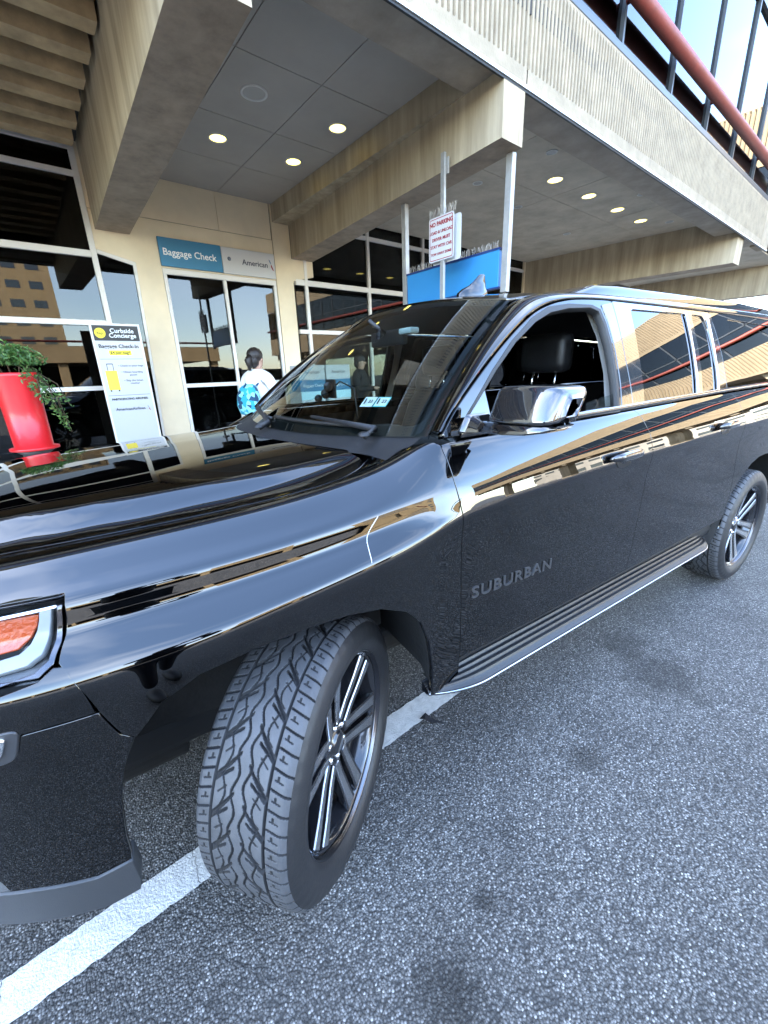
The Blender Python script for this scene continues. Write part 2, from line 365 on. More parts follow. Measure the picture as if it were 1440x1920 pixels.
def s_of_y(x, y):
    s = np.linspace(.98, 1.97, 500); p = bil(GP, np.full(500, x), s)[:, 1]; return float(np.interp(-y, np.maximum.accumulate(-p), s))
def bpt(x, z, off=0.):
    s = s_of_z(x, z); p, n = body(np.array([x]), np.array([s])); return p[0]+n[0]*off
def bnorm(x, z): return body(np.array([x]), np.array([s_of_z(x, z)]))[1][0]
def xz(L): return [(x, s_of_z(x, z)) for x, z in L]
def xy(L): return [(x, s_of_y(x, y)) for x, y in L]
SBELT = float(SK[9])
# greenhouse side
_gz = [1.30, 1.335, 1.45, 1.6, 1.74, 1.80, 1.83]; _gd = [.012, 0, -.032, -.083, -.139, -.166, -.181]
def yg(x, z): return np.interp(x, [-4.72, -4.4, -3.9, -1.0, -.55], [.82, .875, .925, .942, .928])+pchip(_gz, np.array(_gd), np.clip(np.asarray(z, float).ravel(), 1.3, 1.83)).reshape(np.shape(z))
def green(off):
    def f(x, z):
        x = np.asarray(x, float); z = np.asarray(z, float); e = 1e-3; y = yg(x, z); dz = (yg(x, z+e)-yg(x, z-e))/(2*e); dx = (yg(x+e, z)-yg(x-e, z))/(2*e)
        n = np.stack([-dx, np.ones_like(y), -dz], -1); n /= np.linalg.norm(n, axis=-1)[..., None]
        return np.stack([x, y, z], -1)+n*off, n
    return f
# roof
def roofz(x, y):
    x = np.asarray(x, float); y = np.abs(np.asarray(y, float)); t = np.clip(-1.0-x, 0, 9)
    zc = 1.892-.047*np.exp(-t/.22)-.045*np.clip((-3.4-x)/1.2, 0, 1)**2; dr = .052+.04*np.exp(-t/.25)
    return zc-dr*(y/.72)**2.2
def roof(x, y):
    e = 1e-3; z = roofz(x, y); zx = (roofz(x+e, y)-roofz(x-e, y))/(2*e); zy = (roofz(x, y+e)-roofz(x, y-e))/(2*e)
    n = np.stack([-zx, -zy, np.ones_like(z)], -1); n /= np.linalg.norm(n, axis=-1)[..., None]
    return np.stack([np.asarray(x, float), np.asarray(y, float), z], -1), n
# windscreen: a = -1..1 across, b = 0..1 upwards
def ws_raw(a, b):
    a = np.asarray(a, float); b = np.asarray(b, float)
    y0 = a*.865; x0 = -.30-.215*a**2; z0 = 1.312+.022*a**2
    y1 = a*.668; x1 = -1.005-.10*a**2; z1 = roofz(x1, y1)-.006
    k = 4*b*(1-b)
    return np.stack([x0+(x1-x0)*b+.016*k, y0+(y1-y0)*b, z0+(z1-z0)*b+.020*k], -1)
def wscreen(off=0.):
    def f(a, b):
        e = 1e-3; p = ws_raw(a, b); n = np.cross(ws_raw(np.asarray(a)+e, b)-ws_raw(np.asarray(a)-e, b), ws_raw(a, np.asarray(b)+e)-ws_raw(a, np.asarray(b)-e))
        n /= np.linalg.norm(n, axis=-1)[..., None]; n = np.where(n[..., 2:3] < 0, -n, n); return p+n*off, n
    return f
GAP = .0045
# ---- panels, left side then mirrored
arch_f = [(.487, .30), (.487, .42), (.484, .50), (.470, .62), (.445, .72), (.405, .80), (.345, .865), (.26, .903), (.14, .918), (.0, .922), (-.12, .917), (-.225, .898), (-.315, .855), (-.375, .79), (-.412, .70), (-.432, .58), (-.438, .47)]
head = [(.470, 1.116), (.478, 1.074), (.487, 1.044), (.507, 1.008), (.535, 0.990), (.60, 0.991), (.72, 0.986), (.80, 0.986), (.80, 1.074), (.70, 1.104), (.58, 1.120)]
fen_gap_top = [(.72, .652), (.60, .662), (.45, .690), (.25, .714), (.05, .735), (-.15, .754), (-.26, .772), (-.33, .755), (-.395, .715)]
door_f_front = [(-.524, 1.346), (-.521, 1.30), (-.523, 1.24), (-.533, 1.12), (-.545, .95), (-.553, .78), (-.558, .58)]
door_gap_m = [(-1.640, 1.352), (-1.665, 1.30), (-1.690, 1.24), (-1.702, 1.10), (-1.702, .90), (-1.692, .70), (-1.672, .575)]
door_r_rear = [(-2.715, 1.368), (-2.752, 1.30), (-2.785, 1.22), (-2.80, 1.10), (-2.80, 1.0), (-2.805, .93), (-2.83, .84), (-2.86, .76), (-2.872, .68), (-2.86, .60), (-2.84, .577)]
arch_r = [(-2.835, .36), (-2.84, .50), (-2.862, .62), (-2.90, .74), (-2.965, .84), (-3.06, .905), (-3.18, .932), (-3.30, .936), (-3.44, .928), (-3.56, .90), (-3.66, .84), (-3.73, .75), (-3.765, .63), (-3.775, .50), (-3.78, .36)]
def off(L, d): return [(x+d, z) for x, z in L]
def yof(x, z): return float(bil(GP, np.array([x]), np.array([s_of_z(x, z)]))[0, 1])
fender = xz([(.478, .97)])+xz([(.455, .90), (.425, .815)]) + xz(arch_f[6:])[0:0] + xz([(.405, .80), (.345, .865), (.26, .903), (.14, .918), (0, .922), (-.12, .917), (-.225, .898), (-.315, .855), (-.375, .79), (-.412, .70), (-.432, .58), (-.438, .46)]) \
    + xz([(-.50, .46), (-.553, .47)]) + xz([(x+GAP*.5, z) for x, z in door_f_front[::-1]]) + [(-.51, 1.095), (-.46, 1.15)] + xy(fen_gap_top[::-1]) + xz([(.72, 1.106)]) + xz([(x-.005, z+.004) for x, z in (head[9], head[10], (.468, 1.121), (.473, 1.074), (.482, 1.041), (.501, 1.003))])
fender = [q for q in fender]
bumper = xz([(.462, .892), (.56, .890), (.70, .885), (.85, .88), (.985, .875), (.985, .945), (.90, .960), (.80, .969), (.72, .969), (.60, .974), (.535, .985), (.507, 1.001), (.487, .999), (.472, .95)])
bumper_low = xz([(.458, .884), (.434, .815), (.412, .795), (.445, .72), (.470, .62), (.484, .50), (.487, .42), (.56, .405), (.68, .43), (.80, .44), (.93, .46), (.985, .47), (.985, .866), (.85, .872), (.70, .877), (.56, .882)])
skirt = xz([(.487, .415), (.484, .33), (.492, .285), (.56, .268), (.68, .285), (.80, .30), (.93, .32), (.985, .33), (.985, .463), (.93, .453), (.80, .433), (.68, .423), (.56, .398)])
door_f = xz(off(door_f_front, -GAP*.5)) + xz([(-.558, .566), (-1.0, .566), (-1.671, .570)]) + xz([(x+GAP*.5, z) for x, z in door_gap_m[::-1]])
door_r = xz(off(door_gap_m, -GAP*.5)) + xz([(-1.674, .570), (-2.2, .573), (-2.83, .576)]) + xz([(x+GAP*.5, z) for x, z in door_r_rear[::-1]])
quarter = xz(off(door_r_rear[:-1], -GAP*.5)) + xz([(-2.85, .50)]) + xz(arch_r[2:-1]) + xz([(-3.9, .50), (-4.3, .50), (-4.69, .56), (-4.71, .9), (-4.71, 1.2), (-4.70, 1.374)])
for mir in (False, True):
    k = dict(parent=suv, mirror=mir)
    o = panel('front_fender', fender, None, body, PAINT, step=.018, **k)
    o = panel('front_bumper', bumper, None, body, PAINT, step=.02, **k)
    panel('lower_bumper', bumper_low, None, lambda x, s_: (lambda q: (q[0]-q[1]*.004, q[1]))(body(x, s_)), PAINT, step=.02, **k)
    panel('bumper_skirt', skirt, None, body, GREYPL, step=.02, depth=.05, **k)
    fd = panel('front_door', door_f, None, body, PAINT, step=.02, **k)
    rd = panel('rear_door', door_r, None, body, PAINT, step=.02, **k)
    panel('rear_quarter', quarter, None, body, PAINT, step=.022, **k)
    # headlamp behind a clear lens
    hl = panel('headlamp', xz(head), None, lambda x, s: (lambda pn: (pn[0]-pn[1]*.045, pn[1]))(body(x, s)), mat('lamp_housing', (.03, .03, .033), .25, coat=.6), step=.02, depth=0, **k)
    def shl(d): return lambda x, s: (lambda pn: (pn[0]-pn[1]*d, pn[1]))(body(x, s))
    rim_o = xz([(.474, 1.110), (.481, 1.072), (.491, 1.040), (.510, 1.010), (.537, 0.994), (.60, 0.996), (.79, 0.990)]); rim_i = xz([(.79, 0.988), (.60, 0.992), (.542, 1.001), (.516, 1.016), (.498, 1.044), (.488, 1.073), (.482, 1.106)])
    panel('chrome_bezel', rim_o+rim_i, None, shl(.012), mat('smoked_chrome', (.10, .10, .11), .12, metal=1.), step=.012, depth=.03, parent=hl, mirror=mir)
    panel('light_guide', xz([(.497, 1.100), (.503, 1.074), (.512, 1.051), (.530, 1.030), (.556, 1.017), (.62, 1.010), (.78, 1.008), (.78, 1.026), (.62, 1.028), (.565, 1.034), (.543, 1.044), (.527, 1.060), (.519, 1.080), (.515, 1.101)]), None, shl(.02), LAMPWHITE, step=.012, depth=.02, parent=hl, mirror=mir)
    panel('orange_reflector', xz([(.523, 1.089), (.530, 1.068), (.545, 1.052), (.57, 1.042), (.66, 1.037), (.66, 1.087), (.58, 1.091)]), None, shl(.028), ORANGE, step=.012, depth=.012, parent=hl, mirror=mir)
    panel('chrome_strip', xz([(.485, 1.112), (.486, 1.104), (.58, 1.101), (.70, 1.087), (.70, 1.094), (.58, 1.110)]), None, shl(.014), CHROME, step=.012, depth=.02, parent=hl, mirror=mir)
    panel('lamp_lens', xz(head), None, shl(-.001), LENS, step=.02, depth=.0, parent=hl, mirror=mir)
    # fog lamp on the bumper
    fg = panel('fog_lamp', rounded(xz([(.585, .90), (.605, .835), (.74, .81), (.80, .90)]), .015), None, shl(-.004), mat('fog_surround', (.03, .03, .032), .35), step=.02, depth=.03, **k)
    panel('fog_bezel', rounded(xz([(.605, .892), (.622, .85), (.72, .83), (.76, .892)]), .012), None, shl(-.010), CHROME, step=.02, depth=.01, parent=fg, mirror=mir)
    panel('fog_reflector', rounded(xz([(.617, .884), (.632, .857), (.70, .842), (.73, .884)]), .01), None, shl(-.013), LAMPWHITE, step=.02, depth=.004, parent=fg, mirror=mir)
    # rocker below the doors
    rk = MB(); sg = -1 if mir else 1
    V = []; prof = [(.945, .578), (.955, .50), (.945, .455), (.90, .43), (.85, .43)]
    for x in np.linspace(-.50, -2.86, 12): V += [(x, sg*y, z) for y, z in prof]
    Fq = [(i*5+j, (i+1)*5+j, (i+1)*5+j+1, i*5+j+1) for i in range(11) for j in range(4)]
    if mir: Fq = [f[::-1] for f in Fq]
    rk.add(V, Fq, True); rk.build('rocker_panel', PLASTIC, suv)
    # running board: ridged step with a bright edge strip
    rb = MB(); prof = [(.93, .520), (.945, .515)]
    for i in range(4):
        y = .950+i*.0205; z = .508-i*.0074; prof += [(y, z-.003), (y+.004, z+.004), (y+.0125, z+.003), (y+.0165, z-.004)]
    prof += [(1.034, .476), (1.044, .468), (1.047, .455), (1.042, .447), (1.0, .440), (.93, .445)]
    def taper(x):     # the board's ends draw in
        e = max(0, (x+.66)/.24) if x > -.66 else max(0, (-2.50-x)/.22); return max(0., 1-min(e, 1)**2*.75)
    V = []; st = list(np.linspace(-.435, -.66, 9))+list(np.linspace(-.8, -2.4, 12))+list(np.linspace(-2.50, -2.72, 8)); m_ = len(prof)
    for x in st:
        t = taper(x); V += [(x, sg*(.93+(y-.93)*t), .445+(z-.445)*(t*.75+.25) if t < 1 else z) for y, z in prof]
    Fq = [(i*m_+j, (i+1)*m_+j, (i+1)*m_+(j+1) % m_, i*m_+(j+1) % m_) for i in range(len(st)-1) for j in range(m_)]
    if mir: Fq = [f[::-1] for f in Fq]
    rbo = MB().add(V, Fq, False).build('running_board', mat('step_plastic', (.009, .0095, .011), .35, bump=.1, bscale=500), suv)
    pr = [(1.0455, .4630), (1.0485, .461), (1.0485, .457), (1.0455, .4550)]; V = []
    for x in st: t = taper(x); V += [(x, sg*(.93+(y-.93)*t), .445+(z-.445)*(t*.75+.25) if t < 1 else z) for y, z in pr]
    Fq = [(i*4+j, (i+1)*4+j, (i+1)*4+(j+1) % 4, i*4+(j+1) % 4) for i in range(len(st)-1) for j in range(4)]
    MB().add(V, [f[::-1] for f in Fq] if mir else Fq, False).build('edge_strip', mat('satin_strip', (.5, .5, .52), .25, metal=1.), rbo)
    # arch liners
    for A, nm, deep in ((arch_f, 'front_wheel_liner', .42), (arch_r, 'rear_wheel_liner', .42)):
        L = MB(); P0 = [np.array(bpt(x, z, -.006)) for x, z in A]; cx = np.mean([q[0] for q in P0]); V = []
        rows = [(0, 1.0, 0), (.03, 1.03, .008), (.12, 1.09, .02), (deep, 1.13, .03)]
        for dy, sc, up in rows:
            for q in P0: V.append((cx+(q[0]-cx)*sc, sg*(q[1]-dy), q[2]+up))
        n_ = len(P0); Fq = [(i*n_+j, (i+1)*n_+j, (i+1)*n_+j+1, i*n_+j+1) for i in range(len(rows)-1) for j in range(n_-1)]
        Fq.append(tuple(range((len(rows)-1)*n_, len(rows)*n_)))
        L.add(V, Fq if not mir else [f[::-1] for f in Fq], True); L.build(nm, LINER, suv)

# ---- bonnet
hb = [(-.20-.19*(y/.70)**2, y) for y in np.linspace(-.70, .70, 25)]
hl_ = [(x, y-.0045) for x, y in fen_gap_top]
front = [(.93, y) for y in (.40, .2, 0, -.2, -.40)]
def bonnet(x, y):
    x = np.asarray(x, float); y = np.asarray(y, float); s = np.array([s_of_y(float(a), abs(float(b))) for a, b in zip(x.ravel(), y.ravel())]).reshape(x.shape)
    p, n = body(x, s); sg = np.where(y < 0, -1., 1.); p = p.copy(); n = n.copy(); p[..., 1] *= sg; n[..., 1] *= sg; p[..., 1] = y
    cen = np.clip(np.abs(y)/.06, 0, 1); n[..., 1] *= cen; n /= np.linalg.norm(n, axis=-1)[..., None]
    return p, n
hood_o = [(x, y) for x, y in hb if abs(y) < .69] + [(x, y) for x, y in hl_[::-1]] + [(.86, .56)] + front + [(.86, -.56)] + [(x, -y) for x, y in hl_]
# order: rear edge right->left, then left gap forward, front, right gap back
panel('bonnet', hood_o, None, bonnet, PAINT, suv, step=.022, depth=.02)
# cowl between bonnet and windscreen
cw = MB(); n_ = 33
ya = np.linspace(-.84, .84, n_); rows = []
for f_, dz in ((0, -.022), (.25, -.020), (.8, -.012), (1.0, -.006)):
    for y in ya:
        a = y/.865; x0 = -.17-.21*min(1, (abs(y)/.70))**2; x1 = -.30-.215*a*a-.012; zz = 1.30-.006*(y/.7)**2
        rows.append((x0+(x1-x0)*f_, y, (1.302-.01*(y/.8)**2)*(1-f_)+(1.312+.022*a*a)*f_+dz+.008))
cw.add(rows, [(i*n_+j, i*n_+j+1, (i+1)*n_+j+1, (i+1)*n_+j) for i in range(3) for j in range(n_-1)], True)
cw.build('cowl', PLASTIC, suv)
# ---- windscreen, roof, pillars
wsb = [(-1, 0), (1, 0), (1, 1), (-1, 1)]
def wsq(f): return lambda a, b: f(a/.8, b/.8)      # metric-ish domain
o = panel('windscreen', [(-.797, .008), (.797, .008), (.797, .797), (-.797, .797)], None, wsq(wscreen(0)), WSGLASS, suv, step=.035, depth=0)
# dark frit band round the glass
panel('frit_band', [(-.797, .008), (.797, .008), (.797, .797), (-.797, .797)], [rounded([(-.765, .055), (.765, .055), (.755, .762), (-.755, .762)], .04)], wsq(wscreen(-.004)), mat('frit', (.006, .006, .006), .4), suv, step=.035, depth=0)
yr = np.linspace(-.668, .668, 21)
roof_o = [(-1.008-.10*(y/.668)**2, y) for y in yr] + [(x, .722) for x in (-1.3, -1.6, -2.5, -3.5, -4.40)] + [(-4.5, .5), (-4.52, 0), (-4.5, -.5)] + [(x, -.722) for x in (-4.40, -3.5, -2.5, -1.6, -1.3)]
panel('roof', roof_o, None, roof, PAINT, suv, step=.035, depth=.012)
E2 = [(-.521, 1.350), (-.588, 1.418), (-.728, 1.526), (-.871, 1.623), (-1.011, 1.703), (-1.109, 1.745), (-1.247, 1.780), (-1.387, 1.797), (-1.65, 1.806), (-2.2, 1.806), (-2.9, 1.802), (-3.6, 1.79), (-4.2, 1.765), (-4.5, 1.735)]
E2 = pchip(np.arange(len(E2)), np.array(E2), np.linspace(0, len(E2)-1, 90))
def rail_strip(mir):
    n = len(E2); b = np.linspace(0, 1, n); V = []; m_ = 9
    # matching points on windscreen edge / roof ditch
    for i, (x, z) in enumerate(E2):
        e2 = green(.0)(np.array([x]), np.array([z]))[0][0]
        if x > -1.30:
            t = min(1., max(0., (-.515-x*1.0+(-.0))/(1.30-.515))) if x < -.515 else 0.
            if t < .86: e1 = ws_raw(np.array([1.0]), np.array([t/.86]))[0]
            else: f = (t-.86)/.14; xx = -1.105-.24*f; yy = .668+(.722-.668)*f; e1 = np.array([xx, yy, float(roofz(xx, yy))])
        else:
            xx = min(-1.345, x); e1 = np.array([xx, .722, float(roofz(xx, .722))])
        mid = (e1+e2)/2; ax = e2-e1; tang = np.array([-1, 0, 0.]) if x < -1.2 else np.array([-.78, -.12, .6]); nrm = np.cross(ax, tang); nrm /= np.linalg.norm(nrm)+1e-9
        if nrm[1]+nrm[2] < 0: nrm = -nrm
        w_ = np.linalg.norm(ax); cp = mid+nrm*(.30*w_)
        for j in range(m_):
            t = .03+.955*j/(m_-1); V.append((1-t)**2*e1+2*t*(1-t)*cp+t*t*e2)
    V = np.array(V).reshape(n, m_, 3); V = gsmooth(V, 2.0, 0).reshape(-1, 3)
    F = [(i*m_+j, i*m_+j+1, (i+1)*m_+j+1, (i+1)*m_+j) for i in range(n-1) for j in range(m_-1)]
    # fold the outer edge inwards so that the shut line reads dark
    b0 = len(V); ed = V.reshape(n, m_, 3)[:, -1]; V = np.concatenate([V, ed+np.array([0, -.03, -.004])]); F += [(i*m_+m_-1, b0+i, b0+i+1, (i+1)*m_+m_-1) for i in range(n-1)]
    ed = V[:n*m_].reshape(n, m_, 3)[:, 0]; b1 = len(V); V = np.concatenate([V, ed+np.array([0, -.004, -.02])]); F += [(i*m_, (i+1)*m_, b1+i+1, b1+i) for i in range(n-1)]
    if mir: V = V*np.array([1, -1, 1]); F = [f[::-1] for f in F]
    o = mesh_obj('roof_rail_panel', V, [f[::-1] for f in F], PAINT, suv, smooth=True)
    return o
# upper door frames and side windows (cut out of the greenhouse side)
e2f = [(x, z) for x, z in E2]
def e2_between(x0, x1, d=0.): return [(x, z-d) for x, z in e2f if x1 <= x <= x0]
win_f = [(-.600, 1.352), (-.655, 1.405), (-.80, 1.530), (-.926, 1.622), (-1.06, 1.695), (-1.17, 1.735), (-1.30, 1.756), (-1.46, 1.765), (-1.515, 1.752), (-1.53, 1.70), (-1.535, 1.60), (-1.525, 1.45), (-1.510, 1.352)]
fr_f = [(-.535, 1.341)]+[(x-.006, z-.007) for x, z in e2f if -1.64 < x < -.53]+[(-1.638, 1.797), (-1.638, 1.70), (-1.632, 1.55), (-1.637, 1.348)]
win_r = rounded([(-1.745, 1.362), (-1.765, 1.60), (-1.785, 1.775), (-2.36, 1.778), (-2.345, 1.60), (-2.31, 1.371)], [.01, 0, .03, .02, 0, .01])
win_r2 = rounded([(-2.375, 1.372), (-2.41, 1.60), (-2.425, 1.778), (-2.575, 1.776), (-2.60, 1.70), (-2.60, 1.373)], [.01, 0, .02, .03, 0, .02])
fr_r = [(-1.645, 1.350), (-1.640, 1.55), (-1.646, 1.70), (-1.646, 1.797)]+[(x, z-.007) for x, z in e2f if -2.66 < x < -1.65]+[(-2.665, 1.797), (-2.69, 1.70), (-2.705, 1.55), (-2.708, 1.369)]
fr_q = [(-2.715, 1.369), (-2.712, 1.55), (-2.697, 1.70), (-2.673, 1.797)]+[(x, z-.004) for x, z in e2f if -4.42 < x < -2.68]+[(-4.46, 1.70), (-4.55, 1.55), (-4.62, 1.375)]
win_q = rounded([(-2.955, 1.385), (-2.93, 1.60), (-2.905, 1.772), (-4.10, 1.742), (-4.22, 1.60), (-4.30, 1.385)], [.03, 0, .04, .06, 0, .05])
for mir in (False, True):
    rail_strip(mir)
    k = dict(parent=suv, mirror=mir); sg = -1 if mir else 1
    panel('front_door_frame', fr_f, [win_f], green(0), PAINT, step=.025, depth=.03, **k)
    panel('rear_door_frame', fr_r, [win_r, win_r2], green(0), GLOSSBLK, step=.025, depth=.03, **k)
    panel('quarter_frame', fr_q, [win_q], green(0), PAINT, step=.03, depth=.03, **k)
    def inset(L, d):
        c = np.mean(np.array(L), 0); return [tuple(np.array(q)+(np.array(q)-c)/np.linalg.norm(np.array(q)-c)*d) for q in L]
    panel('rear_door_window', inset(win_r, .012), None, green(-.007), PRIVACY, step=.04, depth=0, **k)
    panel('vent_window', inset(win_r2, .01), None, green(-.007), PRIVACY, step=.04, depth=0, **k)
    panel('quarter_window', inset(win_q, .012), None, green(-.006), PRIVACY, step=.05, depth=0, **k)
    # chrome-edged divider bars of the rear door
    for xa, xb in ((-2.342, -2.392), (-2.612, -2.655)):
        bar = [(xa+.03, 1.372), (xa, 1.60), (xa-.02, 1.785), (xb-.02, 1.785), (xb, 1.60), (xb+.03, 1.372)]
        panel('window_bar', bar, None, green(.004), GLOSSBLK, step=.03, depth=.012, **k)
        ed = [(xa+.03+.004, 1.372), (xa+.004, 1.60), (xa-.016, 1.785), (xa-.023, 1.785), (xa-.003, 1.60), (xa+.023, 1.372)]
        panel('bright_trim', ed, None, green(.006), STEEL, step=.03, depth=.006, **k)
    panel('b_pillar_cover', [(-1.542, 1.352), (-1.556, 1.45), (-1.565, 1.60), (-1.56, 1.72), (-1.545, 1.775), (-1.634, 1.79), (-1.634, 1.70), (-1.628, 1.55), (-1.633, 1.354)], None, green(.003), GLOSSBLK, step=.03, depth=.006, **k)
    # black seal round the driver window
    panel('window_seal', inset(win_f, .016), [inset(win_f, -.004)], green(.002), RUBBER_D, step=.025, depth=.03, **k)
    # belt moulding
    bl = MB(); xs_ = np.linspace(-.60, -4.3, 50); V = []
    for x in xs_:
        zb = float(np.interp(x, [-4.3, -2.7, -1.7, -.75, -.53], [1.378, 1.368, 1.352, 1.340, 1.338])); y = float(yg(np.array(x), np.array(zb+.01)))
        V += [(x, sg*(y+.004), zb-.006), (x, sg*(y+.008), zb+.004), (x, sg*(y+.005), zb+.016), (x, sg*(y-.012), zb+.017)]
    Fq = [(i*4+j, i*4+j+1, (i+1)*4+j+1, (i+1)*4+j) for i in range(49) for j in range(3)]
    MB().add(V, Fq if mir else [f[::-1] for f in Fq], True).build('belt_moulding', GLOSSBLK, suv)
    # half-lowered driver glass: only a strip of it stands above the belt at the rear
    if not mir: panel('door_glass', [(-1.30, 1.345), (-1.515, 1.345), (-1.523, 1.420), (-1.30, 1.395)], None, green(-.014), SIDEGLASS, step=.03, depth=0, **k)
    else: panel('door_glass', inset(win_f, .012), None, green(-.012), SIDEGLASS, step=.04, depth=0, **k)
    # black sail behind the mirror
    panel('mirror_sail', [(-.594, 1.345), (-.655, 1.415), (-.735, 1.487), (-.748, 1.345)], None, green(-.002), GLOSSBLK, step=.02, depth=.01, **k)
# ---------------------------------------------------------------- wheels
TR, TWID = .4075, .128
def smooth01(d, w, e): return np.clip((w+e-np.abs(d))/(2*e), 0, 1)      # 1 inside |d|<w
def tread_depth(u, wv):
    # u: turns 0..1, wv: -1..1 across; returns 0..1 groove depth
    a = np.abs(wv); sg = np.sign(wv); fr = lambda p: (p-np.floor(p))-.5
    g = np.zeros_like(a)
    g = np.maximum(g, smooth01(a-.585, .022, .008))                               # shoulder grooves
    sh = np.clip((a-.62)/.02, 0, 1)
    p = u*58+.30*sg*0+.25*(sg > 0)+.9*(a-.6)
    g = np.maximum(g, sh*smooth01(fr(p), .04, .018)*.9)                           # lateral shoulder grooves
    hook = smooth01(fr(p+.5), .02, .02)*np.clip((a-.66)/.02, 0, 1)*np.clip((.86-a)/.02, 0, 1)
    hook2 = smooth01(a-.74, .012, .01)*smooth01(fr(p+.38), .12, .02)
    g = np.maximum(g, np.maximum(hook, hook2)*.55)
    inn = np.clip((.565-a)/.02, 0, 1)
    p1 = u*29+1.55*a**.85+.25*(sg > 0)
    v1 = smooth01(fr(p1), .034+.034*np.clip((a-.1)/.4, 0, 1), .016)*np.clip((a-.10)/.03, 0, 1)
    p2 = u*29+.5+1.15*a**1.3+.25*(sg > 0)
    v2 = smooth01(fr(p2), .032*np.clip((.5-a)/.15, .3, 1), .014)*np.clip((a-.2)/.03, 0, 1)
    p3 = u*58+2.4*a+.25*(sg > 0)
    v3 = smooth01(fr(p3), .02, .03)*np.clip((a-.28)/.03, 0, 1)*np.clip((.50-a)/.03, 0, 1)*.6
    wig = smooth01(a-(.12+.055*np.sin(2*np.pi*(u*29+.3*(sg > 0)))), .014, .009)
    wig2 = smooth01(a-(.36+.05*np.sin(2*np.pi*(u*29+.55+.25*(sg > 0)))), .010, .008)
    return np.maximum(g, inn*np.maximum.reduce([v1, v2, v3, wig, wig2*.9]))
def tyre_mesh(nu=1380, nv=121):
    u = np.arange(nu)/nu; wv = np.linspace(-1, 1, nv); U, Wv = np.meshgrid(u, wv, indexing='ij')
    y = Wv*TWID; r = TR-.007*np.abs(Wv)**2.5-.010*np.clip((np.abs(Wv)-.85)/.15, 0, 1)**2
    r = r-.009*tread_depth(U, Wv); a = 2*np.pi*U
    V = np.stack([r*np.cos(a), y, r*np.sin(a)], -1).reshape(-1, 3)
    i, j = np.meshgrid(np.arange(nu), np.arange(nv-1), indexing='ij'); i2 = (i+1) % nu
    F = np.stack([i*nv+j, i2*nv+j, i2*nv+j+1, i*nv+j+1], -1).reshape(-1, 4)[:, ::-1]
    me = bpy.data.meshes.new('tyre'); V2 = list(map(tuple, V)); F2 = [tuple(map(int, f)) for f in F]
    # side walls
    ns = 184
    for sg in (1, -1):
        prof = [(TR-.0175, sg*TWID), (TR-.026, sg*.1345), (.372, sg*.1405), (.345, sg*.1445), (.338, sg*.1465), (.330, sg*.1448), (.312, sg*.1405), (.300, sg*.132), (.291, sg*.120)]
        b = len(V2); m_ = len(prof)
        for k in range(ns):
            an = 2*math.pi*k/ns
            for q, (rr, yy) in enumerate(prof):
                rr2 = rr-(.004 if (q in (1, 2) and k % 4 == 0) else 0); V2.append((rr2*math.cos(an), yy, rr2*math.sin(an)))
        for k in range(ns):
            k2 = (k+1) % ns
            for q in range(m_-1):
                f = (b+k*m_+q, b+k2*m_+q, b+k2*m_+q+1, b+k*m_+q+1); F2.append(f[::-1] if sg > 0 else f)
    me.from_pydata(V2, [], F2); me.update()
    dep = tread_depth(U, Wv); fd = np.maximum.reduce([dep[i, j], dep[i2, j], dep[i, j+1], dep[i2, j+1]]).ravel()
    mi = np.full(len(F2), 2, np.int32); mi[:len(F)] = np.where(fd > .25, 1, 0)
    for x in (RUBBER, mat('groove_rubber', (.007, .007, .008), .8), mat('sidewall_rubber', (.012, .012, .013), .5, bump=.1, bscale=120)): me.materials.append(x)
    me.polygons.foreach_set('material_index', mi)
    me.polygons.foreach_set('use_smooth', np.ones(len(F2), bool))
    return me
TYRE = tyre_mesh()
def once(fn, cache={}):
    if fn.__name__ not in cache: cache[fn.__name__] = fn()
    return cache[fn.__name__]
def m_barrel():
    m = MB(); m.lathe([(.2885, .112), (.280, .108), (.272, .095), (.266, .05), (.262, -.02), (.27, -.10), (.285, -.12)], 72, 'Y'); return m
def m_lip():
    m = MB(); m.lathe([(.2895, .1215), (.2925, .126), (.2965, .1255), (.2975, .121), (.2945, .114), (.287, .108), (.282, .109), (.2815, .113), (.2855, .117)], 96, 'Y', closed=True); return m
def m_spoke():
    # one arm; local frame: radial along +x, front +y, tangential z
    m = MB(); V = []
    for r_, hw, yf, dp in ((.055, .020, .080, .05), (.12, .021, .086, .045), (.20, .023, .098, .035), (.272, .030, .108, .02)):
        V += [(r_, yf-.0016, -hw), (r_, yf-.0016, hw), (r_, yf-dp, hw*.8), (r_, yf-dp, -hw*.8)]
    F = [(i*4+j, i*4+(j+1) % 4, (i+1)*4+(j+1) % 4, (i+1)*4+j) for i in range(3) for j in range(4)]+[(3, 2, 1, 0), (12, 13, 14, 15)]
    m.add(V, [f[::-1] for f in F]); return m
def m_face():
    m = MB(); V = []
    for r_, hw, yf in ((.066, .010, .0818), (.12, .0105, .0866), (.20, .0125, .0986), (.268, .018, .1082)):
        V += [(r_, yf, -hw), (r_, yf, hw), (r_, yf-.003, hw+.001), (r_, yf-.003, -hw-.001)]
    F = [(i*4+j, i*4+(j+1) % 4, (i+1)*4+(j+1) % 4, (i+1)*4+j) for i in range(3) for j in range(4)]+[(3, 2, 1, 0), (12, 13, 14, 15)]
    m.add(V, [f[::-1] for f in F]); return m
PROTO = {}
def shared(name, mk, m, parent):
    if name not in PROTO:
        o = mk().build(name, m, parent); PROTO[name] = o.data
        return o
    return link(bpy.data.objects.new(name, PROTO[name]), parent)
